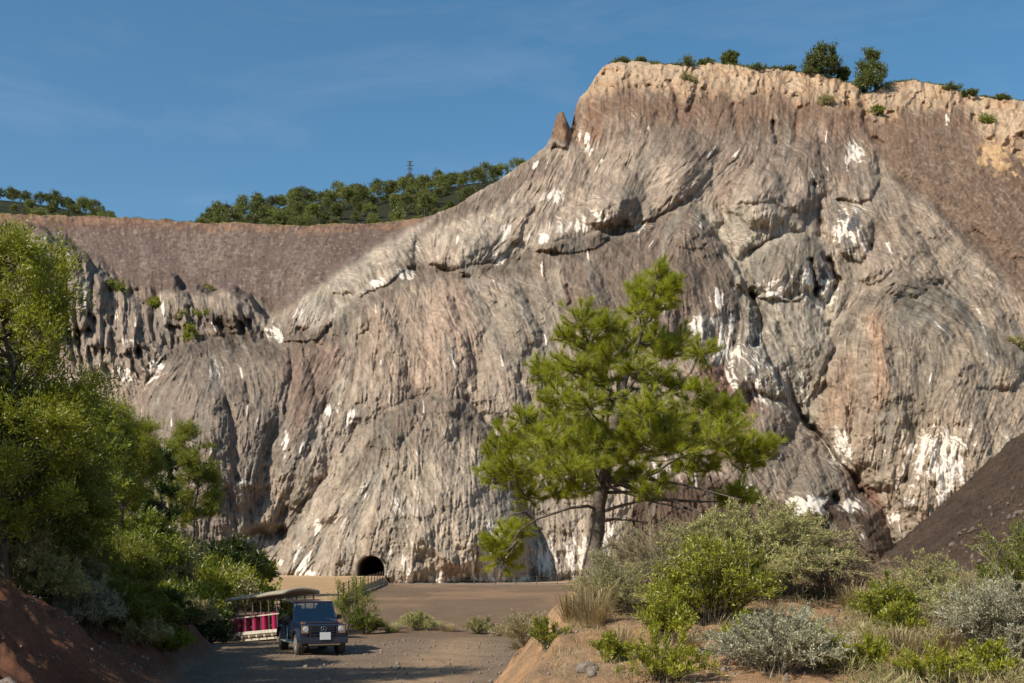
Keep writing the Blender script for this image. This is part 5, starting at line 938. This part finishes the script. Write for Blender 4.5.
def fence(name, label, pts, hgt_, step, cat="fence"):
    P = np.array(pts, float); seg = np.linalg.norm(np.diff(P, axis=0), axis=1); cum = np.concatenate([[0], np.cumsum(seg)]); m = int(cum[-1] / step) + 1; s = np.linspace(0, cum[-1], m)
    Q = np.stack([np.interp(s, cum, P[:, k]) for k in range(2)], 1); Z = ground_z(Q[:, 0], Q[:, 1]); o = np.array([Q[0, 0], Q[0, 1], Z[0]]); t = thing(name, label, cat, o); L = np.column_stack([Q, Z]) - o
    for k in range(m):
        a = Acc(); a.tube([L[k] - [0, 0, .2], L[k] + [rng.normal() * .03, 0, hgt_]], [.07, .06], 6); link("post", a.mesh("post"), M['iron'], t)
    for z in (.5, .92):
        a = Acc(); a.tube(L + [0, 0, hgt_ * z], .022, 4); link("wire_rail", a.mesh("wire_rail"), M['iron'], t)
fb = [((x - 512) / FPX * 171.0, 171.0) for x in np.linspace(392, 640, 24)]
fence("post_fence", "long low post and wire fence along the foot of the salt cliff", fb, 1.25, 2.8)
fr = [(np.interp(Y, [80, 93, 123, 180], [-12.6, -13.2, -15.3, -18.5]) - .35, Y) for Y in np.linspace(94, 168, 20)]
fence("post_fence", "short post and wire fence along the edge of the sandy tunnel path", fr, 1.15, 6.0)
def lowwall(name, label, pts, h, w):
    P = np.array(pts, float); Z = ground_z(P[:, 0], P[:, 1]); a = Acc(); n = len(P); T = np.gradient(P, axis=0); T /= np.linalg.norm(T, axis=1, keepdims=True); Nn = np.stack([-T[:, 1], T[:, 0]], 1) * w / 2; o = np.array([P[0, 0], P[0, 1], Z[0]])
    hh = h * (1 + .12 * rng.normal(size=n)); A = np.column_stack([P + Nn, Z - .3]); B = np.column_stack([P + Nn, Z + hh]); Cc = np.column_stack([P - Nn, Z + hh]); Dd = np.column_stack([P - Nn, Z - .3]); V = np.stack([A, B, Cc, Dd], 1).reshape(-1, 3) - o; Q = []
    for k in range(n - 1):
        for j in range(3): Q.append((k * 4 + j, k * 4 + j + 1, k * 4 + 5 + j, k * 4 + 4 + j))
    Q += [(0, 1, 2, 3), (n * 4 - 4, n * 4 - 1, n * 4 - 2, n * 4 - 3)]; a.add(V, Q); tag(link(name, a.mesh(name), M['concrete'], loc=o), label, "wall")
lowwall("retaining_wall", "low weathered wall holding up the edge of the sandy tunnel path", [(np.interp(Y, [80, 93, 123, 180], [-12.6, -13.2, -15.3, -18.5]) + .12, Y) for Y in np.linspace(90, 168, 50)], .25, .4)
lowwall("low_wall", "long low kerb wall at the foot of the salt cliff behind the flat", [((x - 512) / FPX * 172.5, 172.5) for x in np.linspace(385, 650, 60)], .18, .35)

# ------------------------------------------------------------------ vehicles
def part(name, bm, mat, parent, bevel=0, seg=2, smooth=False):
    if bevel: bmesh.ops.bevel(bm, geom=list(bm.edges), offset=bevel, segments=seg, affect='EDGES', clamp_overlap=True)
    bmesh.ops.recalc_face_normals(bm, faces=list(bm.faces)); me = bpy.data.meshes.new(name); bm.to_mesh(me); bm.free(); return link(name, me, mat, parent, smooth)
def box(bm, c, s, rx=0):
    m = Matrix.Translation(c) @ Matrix.Rotation(rx, 4, 'X') @ Matrix.Diagonal((*s, 1)); bmesh.ops.create_cube(bm, size=1, matrix=m); return bm
def cyl(bm, c, r, d, axis='X', n=24, r2=None):
    R = {'X': Matrix.Rotation(math.pi / 2, 4, 'Y'), 'Y': Matrix.Rotation(math.pi / 2, 4, 'X'), 'Z': Matrix.Identity(4)}[axis]; bmesh.ops.create_cone(bm, cap_ends=True, segments=n, radius1=r, radius2=r if r2 is None else r2, depth=d, matrix=Matrix.Translation(c) @ R); return bm
def extrude_x(bm, prof, x0, x1):
    A = [bm.verts.new((x0, y, z)) for y, z in prof]; B = [bm.verts.new((x1, y, z)) for y, z in prof]; n = len(prof); bm.faces.new(A); bm.faces.new(B[::-1])
    for k in range(n): bm.faces.new((A[k], B[k], B[(k + 1) % n], A[(k + 1) % n]))
    return bm
def slab(bm, q, nrm, th):
    q = [Vector(p) for p in q]; d = Vector(nrm) * th; A = [bm.verts.new(p) for p in q]; B = [bm.verts.new(p + d) for p in q]; bm.faces.new(A); bm.faces.new(B[::-1]); n = len(q)
    for k in range(n): bm.faces.new((A[k], B[k], B[(k + 1) % n], A[(k + 1) % n]))
    return bm
M['paint'] = plain("dark_blue_paint", (0.018, 0.028, 0.062), .2, .0, var=.1, coat=.8)
M['trim'] = plain("black_trim", (0.018, 0.018, 0.02), .5)
M['bumper'] = plain("bumper_grey_blue", (0.03, 0.036, 0.055), .35, coat=.3)
M['chrome'] = plain("chrome", (0.6, 0.6, 0.6), .15, 1.0, var=.05)
M['rim'] = plain("dusty_alloy", (0.34, 0.31, 0.27), .45, .5)
M['tyre'] = plain("dusty_tyre", (0.075, 0.063, 0.05), .9, var=.4)
M['lamp'] = plain("lamp_glass", (0.55, 0.57, 0.58), .08, .0, coat=1)
M['amber'] = plain("amber_lens", (0.30, 0.13, 0.05), .3)
M['white'] = plain("plate_white", (0.78, 0.78, 0.76), .4, var=.03)
M['seat'] = plain("magenta_seat", (0.36, 0.012, 0.075), .6, var=.15)
M['canopy'] = plain("canopy_canvas", (0.30, 0.26, 0.19), .85, var=.2, scale=2)
M['cream'] = plain("cream_rail", (0.55, 0.50, 0.40), .6, var=.2, scale=4)
M['brownseat'] = plain("dark_interior", (0.03, 0.026, 0.024), .8)
M['board'] = plain("pale_green_board", (0.22, 0.30, 0.25), .5, var=.2, scale=6)
M['wood'] = plain("brown_timber", (0.16, 0.11, 0.07), .8, var=.3, scale=5)
def glassmat():
    m = bpy.data.materials.new("car_glass"); m.use_nodes = True; n = m.node_tree; n.nodes.clear(); t = n.nodes.new('ShaderNodeBsdfTransparent'); t.inputs[0].default_value = (.66, .74, .76, 1); g = n.nodes.new('ShaderNodeBsdfGlossy'); g.inputs['Roughness'].default_value = .03; fz = n.nodes.new('ShaderNodeFresnel'); fz.inputs[0].default_value = 1.6
    ad = n.nodes.new('ShaderNodeMath'); ad.inputs[1].default_value = .10; mx_ = n.nodes.new('ShaderNodeMixShader'); o = n.nodes.new('ShaderNodeOutputMaterial'); n.links.new(fz.outputs[0], ad.inputs[0]); n.links.new(ad.outputs[0], mx_.inputs[0]); n.links.new(t.outputs[0], mx_.inputs[1]); n.links.new(g.outputs[0], mx_.inputs[2]); n.links.new(mx_.outputs[0], o.inputs[0]); return m
M['glass'] = glassmat()

def wheel(parent, c, r, w, side):
    bm = bmesh.new(); cyl(bm, (0, 0, 0), r, w, 'X', 32); bmesh.ops.bevel(bm, geom=[e for e in bm.edges if len(e.link_faces) == 2 and any(len(f.verts) > 4 for f in e.link_faces)], offset=.035, segments=3, affect='EDGES')
    bmesh.ops.recalc_face_normals(bm, faces=list(bm.faces)); me = bpy.data.meshes.new("wheel"); bm.to_mesh(me); bm.free(); wo = link("wheel", me, M['tyre'], parent, loc=c)
    bm = bmesh.new(); cyl(bm, (side * (w / 2 - .005), 0, 0), r * .62, .03, 'X', 28)
    for k in range(5):
        a = k / 5 * 2 * math.pi; bmesh.ops.create_cube(bm, size=1, matrix=Matrix.Translation((side * (w / 2 + .014), 0, 0)) @ Matrix.Rotation(a, 4, 'X') @ Matrix.Translation((0, 0, r * .30)) @ Matrix.Diagonal((.02, r * .16, r * .56, 1)))
    cyl(bm, (side * (w / 2 + .02), 0, 0), r * .14, .04, 'X', 14); part("rim", bm, M['rim'], wo, .004, 1)

def car():
    Y = 46.0; X = (311 - 512) / FPX * Y; z = float(ground_z(X, Y)) - .02; t = thing("off_road_car", "dark blue boxy off-road car with white number plate, parked nose towards the viewer", "car", (X, Y, z), math.radians(22))
    # local: nose towards -y, x to the picture's right
    wy = (-1.42, 1.43); R = .40
    prof = [(-2.02, .62), (-2.04, 1.12), (-1.98, 1.17), (-.72, 1.21), (-.70, 1.24), (2.12, 1.24), (2.14, .60), (1.43 + .52, .60)]
    for c in (1.43, -1.42):
        prof += [(c + .50 * math.cos(a), .60 + .0 + .36 * math.sin(a)) for a in np.linspace(0.05, math.pi - .05, 9)]
        if c > 0: prof += [(.90, .46), (-.88, .46)]
    bm = bmesh.new(); extrude_x(bm, prof, -.86, .86); body = part("body", bm, M['paint'], t)
    bm = bmesh.new(); box(bm, (0, .90, 1.925), (1.56, 2.46, .07)); part("roof", bm, M['paint'], t, .03, 3)
    for sx in (-1, 1):
        for (y0, z0, y1, z1, wd) in ((-.70, 1.22, -.30, 1.91, .07), (.42, 1.22, .42, 1.91, .10), (1.28, 1.22, 1.28, 1.91, .10), (2.08, 1.22, 2.06, 1.91, .10)):
            bm = bmesh.new(); slab(bm, [(sx * .835, y0 - wd / 2, z0), (sx * .835, y0 + wd / 2, z0), (sx * .765, y1 + wd / 2, z1), (sx * .765, y1 - wd / 2, z1)], (-sx, 0, 0), .05); part("pillar", bm, M['paint'], t)
    bm = bmesh.new(); box(bm, (0, 2.09, 1.30), (1.46, .05, .14)); part("tailgate", bm, M['paint'], t)
    bm = bmesh.new(); slab(bm, [(-.79, -.69, 1.25), (.79, -.69, 1.25), (.725, -.315, 1.89), (-.725, -.315, 1.89)], (0, .86, -.5), .006); part("windscreen", bm, M['glass'], t)
    for sx in (-1, 1):
        for y0, y1, ytop in ((-.60, .36, -.24), (.49, 1.22, .49), (1.35, 2.02, 1.35)):
            bm = bmesh.new(); slab(bm, [(sx * .825, y0, 1.25), (sx * .825, y1, 1.25), (sx * .765, y1, 1.885), (sx * .765, ytop, 1.885)], (-sx, 0, 0), .006); part("side_window", bm, M['glass'], t)
        for y0, y1 in ((-.66, .40), (.44, 1.26)):
            bm = bmesh.new(); box(bm, (sx * .868, (y0 + y1) / 2, .93), (.02, y1 - y0 - .02, .56)); dr = part("door", bm, M['paint'], t, .006, 1)
            bm = bmesh.new(); box(bm, (sx * .895, y1 - .14, 1.13), (.035, .14, .03)); part("handle", bm, M['trim'], dr, .006, 1)
        bm = bmesh.new(); box(bm, (sx * .875, .34, .86), (.03, 2.0, .05)); part("side_moulding", bm, M['trim'], t, .006, 1)
        bm = bmesh.new(); box(bm, (sx * .93, 0.0, .44), (.13, 1.76, .05)); part("running_board", bm, M['board'], t, .01, 1)
        bm = bmesh.new(); slab(bm, [(sx * .97, -.30, .46), (sx * .97, -.18, .46), (sx * .885, .26, 1.02), (sx * .885, .14, 1.02)], (-sx, 0, 0), .012); part("side_stripe", bm, M['board'], t)
        for c in wy:
            bm = bmesh.new(); a0 = np.linspace(-.05, math.pi + .05, 13); ri, ro = .47, .56
            P = [(c + ri * math.cos(a), .52 + ri * .86 * math.sin(a)) for a in a0] + [(c + ro * math.cos(a), .52 + ro * .86 * math.sin(a)) for a in a0[::-1]]; extrude_x(bm, P, sx * .855, sx * .945); part("wheel_arch", bm, M['trim' if sx > 0 else 'bumper'], t)
            wheel(t, (sx * .765, c, R), R, .27, sx)
        # front lamps
        bm = bmesh.new(); box(bm, (sx * .655, -2.055, .985), (.34, .05, .28)); bz = part("headlight_bezel", bm, M['chrome'], t, .012, 2)
        bm = bmesh.new(); cyl(bm, (sx * .655, -2.09, .99), .105, .05, 'Y', 24, .10); part("headlight", bm, M['lamp'], bz, .01, 1)
        bm = bmesh.new(); box(bm, (sx * .70, -1.86, 1.205), (.15, .26, .07)); part("indicator", bm, M['amber'], t, .02, 2)
        bm = bmesh.new(); cyl(bm, (sx * .55, -2.215, .56), .07, .04, 'Y', 18); part("fog_lamp", bm, M['lamp'], t)
        bm = bmesh.new(); box(bm, (sx * .99, -.44, 1.36), (.20, .10, .17)); mir = part("wing_mirror", bm, M['trim'], t, .03, 2)
        bm = bmesh.new(); box(bm, (sx * .88, -.45, 1.28), (.12, .05, .05)); part("mirror_arm", bm, M['trim'], mir)
        bm = bmesh.new(); box(bm, (sx * .30, -.60, 1.335), (.50, .012, .018), .5); part("wiper", bm, M['trim'], t)
        bm = bmesh.new(); cyl(bm, (sx * .50, -2.19, .82), .028, .62, 'Z', 10); box(bm, (sx * .50, -2.16, .60), (.05, .10, .10)); part("guard_upright", bm, M['trim'], t)
        bm = bmesh.new(); box(bm, (sx * .40, .15, .98), (.5, .5, .14)); box(bm, (sx * .40, .42, 1.32), (.46, .14, .62)); box(bm, (sx * .40, .42, 1.70), (.24, .10, .18)); part("front_seat", bm, M['brownseat'], t, .03, 2)
    bm = bmesh.new(); box(bm, (0, -1.36, 1.215), (1.26, 1.20, .07)); part("bonnet", bm, M['paint'], t, .025, 3)
    bm = bmesh.new(); box(bm, (0, -2.05, .985), (.90, .04, .28)); gr = part("grille", bm, M['trim'], t, .01, 1)
    bm = bmesh.new()
    for zz in (.90, .985, 1.07): box(bm, (0, -2.078, zz), (.86, .02, .026))
    part("grille_bars", bm, M['bumper'], gr, .004, 1)
    a = Acc(); an = np.linspace(0, 2 * math.pi, 25); a.tube(np.stack([.105 * np.cos(an), an * 0 - 2.105, .985 + .105 * np.sin(an)], 1), .012, 6)
    for k in range(3):
        th = math.pi / 2 + k * 2 * math.pi / 3; a.tube([(0, -2.105, .985), (.10 * math.cos(th), -2.105, .985 + .10 * math.sin(th))], [.018, .008], 5)
    link("emblem", a.mesh("emblem"), M['chrome'], gr)
    bm = bmesh.new(); box(bm, (0, -2.14, .58), (1.78, .20, .24)); part("bumper", bm, M['bumper'], t, .03, 2)
    bm = bmesh.new(); box(bm, (0, -2.17, .44), (1.20, .10, .07)); part("skid_plate", bm, M['chrome'], t, .015, 1)
    bm = bmesh.new(); cyl(bm, (0, -2.20, 1.125), .022, 1.02, 'X', 10); cyl(bm, (0, -2.20, .80), .022, 1.02, 'X', 10); part("guard_bar", bm, M['trim'], t)
    bm = bmesh.new(); box(bm, (.03, -2.262, .745), (.40, .014, .27)); part("number_plate", bm, M['white'], t, .004, 1)
    bm = bmesh.new(); box(bm, (0, -.52, 1.16), (1.5, .36, .14)); part("dashboard", bm, M['brownseat'], t, .03, 2)
    a = Acc(); a.tube(np.stack([.36 + .19 * np.cos(an), an * 0 - .22, 1.30 + .17 * np.sin(an)], 1), .017, 6); a.tube([(.36, -.22, 1.30), (.36, -.45, 1.18)], .025, 6); link("steering_wheel", a.mesh("steering_wheel"), M['trim'], t)
    bm = bmesh.new(); box(bm, (0, 1.15, .98), (1.4, .5, .16)); box(bm, (0, 1.45, 1.32), (1.4, .14, .58)); part("rear_seat", bm, M['brownseat'], t, .03, 2)
    bm = bmesh.new(); box(bm, (0, 0, .42), (1.1, 3.7, .16)); cyl(bm, (0, -1.42, .40), .06, 1.3); cyl(bm, (0, 1.43, .40), .06, 1.3); part("chassis", bm, M['trim'], t)
    bm = bmesh.new(); cyl(bm, (0, 2.26, 1.0), .37, .22, 'Y', 28); part("spare_wheel", bm, M['trim'], t, .03, 2)
car()

def trailer():
    F = np.array([(287 - 512) / FPX * 52.0, 52.0]); Bk = np.array([(231 - 512) / FPX * 56.5, 56.5]); ax = (F - Bk) / np.linalg.norm(F - Bk); L = np.linalg.norm(F - Bk); Wd = 1.45
    nrm = np.array([-ax[1], ax[0]]); nrm = nrm if nrm[0] > 0 else -nrm                     # towards the picture's right
    mid = (F + Bk) / 2 + nrm * Wd / 2; zf = float(ground_z(*(F + nrm * .7))); zb = float(ground_z(*(Bk + nrm * .7))); zf = min(zf, -.22); zb = min(zb, -.72)
    t = thing("passenger_trailer", "open-sided passenger trailer with canvas roof and magenta seats behind the blue car", "trailer", (mid[0], mid[1], (zf + zb) / 2), math.atan2(ax[1], ax[0]) + math.pi / 2); t.rotation_euler[0] = math.atan2(zf - zb, L) * -1
    # local: nose towards -y, x across (picture right is +x)
    h2, l2 = Wd / 2, L / 2
    bm = bmesh.new(); box(bm, (0, 0, .56), (Wd, L, .10)); part("floor_frame", bm, M['wood'], t, .01, 1)
    for sx in (-1, 1):
        bm = bmesh.new(); box(bm, (sx * (h2 + .01), 0, .70), (.05, L + .02, .15)); part("side_sill", bm, M['cream'], t, .01, 1)
        bm = bmesh.new(); box(bm, (sx * (h2 - .02), 0.0, 1.44), (.04, L - .1, .05)); part("hand_rail", bm, M['cream'], t)
        for k in range(8):
            y = -l2 + .05 + k * (L - .1) / 7; bm = bmesh.new(); box(bm, (sx * (h2 - .03), y, 1.42), (.045, .045, 1.62)); part("roof_post", bm, M['wood'], t)
        for y in (-l2 + .75, l2 - .55): wheel(t, (sx * (h2 - .14), y, .33), .33, .2, sx)
        bm = bmesh.new(); box(bm, (sx * (h2 - .12), -.1, .42), (.06, L - .5, .14))
        for k in range(7): box(bm, (sx * (h2 + .0), -l2 + .5 + k * (L - 1) / 6, .54), (.10, .12, .10))
        part("sill_brackets", bm, M['cream'], t)
    for k in range(6):
        y = -l2 + .28 + k * (L - .75) / 5; bm = bmesh.new(); box(bm, (-h2 + .17, y, 1.12 if k else 1.22), (.30 if k else .5, .30 if k else .34, .82 if k else 1.06)); sb = part("seat_end", bm, M['seat'], t, .03, 2)
        bm = bmesh.new(); box(bm, (.12, y + .02, 1.08), (Wd - .45, .07, .60)); part("seat_back", bm, M['wood'], sb, .02, 1)
        bm = bmesh.new(); box(bm, (0, y + .26, .95), (Wd - .14, .36, .12)); part("seat_cushion", bm, M['brownseat'], sb, .02, 1)
    # gently arched canvas roof
    a = Acc(); ny, nx = 15, 9; V = []
    for dz in (0, -.13):
        for j in range(ny):
            for i in range(nx):
                u = i / (nx - 1) * 2 - 1; v = j / (ny - 1) * 2 - 1; V.append((u * (h2 + .14), v * (l2 + .22), 2.36 + .16 * (1 - u * u) + .012 * math.sin(v * 9) * (abs(u) > .8) + dz))
    I = lambda s, j, i: s * ny * nx + j * nx + i; Q = []
    for j in range(ny - 1):
        for i in range(nx - 1): Q += [(I(0, j, i), I(0, j, i + 1), I(0, j + 1, i + 1), I(0, j + 1, i)), (I(1, j, i), I(1, j + 1, i), I(1, j + 1, i + 1), I(1, j, i + 1))]
    for j in range(ny - 1): Q += [(I(0, j, 0), I(0, j + 1, 0), I(1, j + 1, 0), I(1, j, 0)), (I(0, j, nx - 1), I(1, j, nx - 1), I(1, j + 1, nx - 1), I(0, j + 1, nx - 1))]
    for i in range(nx - 1): Q += [(I(0, 0, i), I(1, 0, i), I(1, 0, i + 1), I(0, 0, i + 1)), (I(0, ny - 1, i), I(0, ny - 1, i + 1), I(1, ny - 1, i + 1), I(1, ny - 1, i))]
    a.add(V, Q); link("canopy", a.mesh("canopy"), M['canopy'], t, smooth=True)
    bm = bmesh.new(); box(bm, (0, -l2 - .6, .50), (.08, 1.3, .08)); part("tow_bar", bm, M['iron'], t)
trailer()
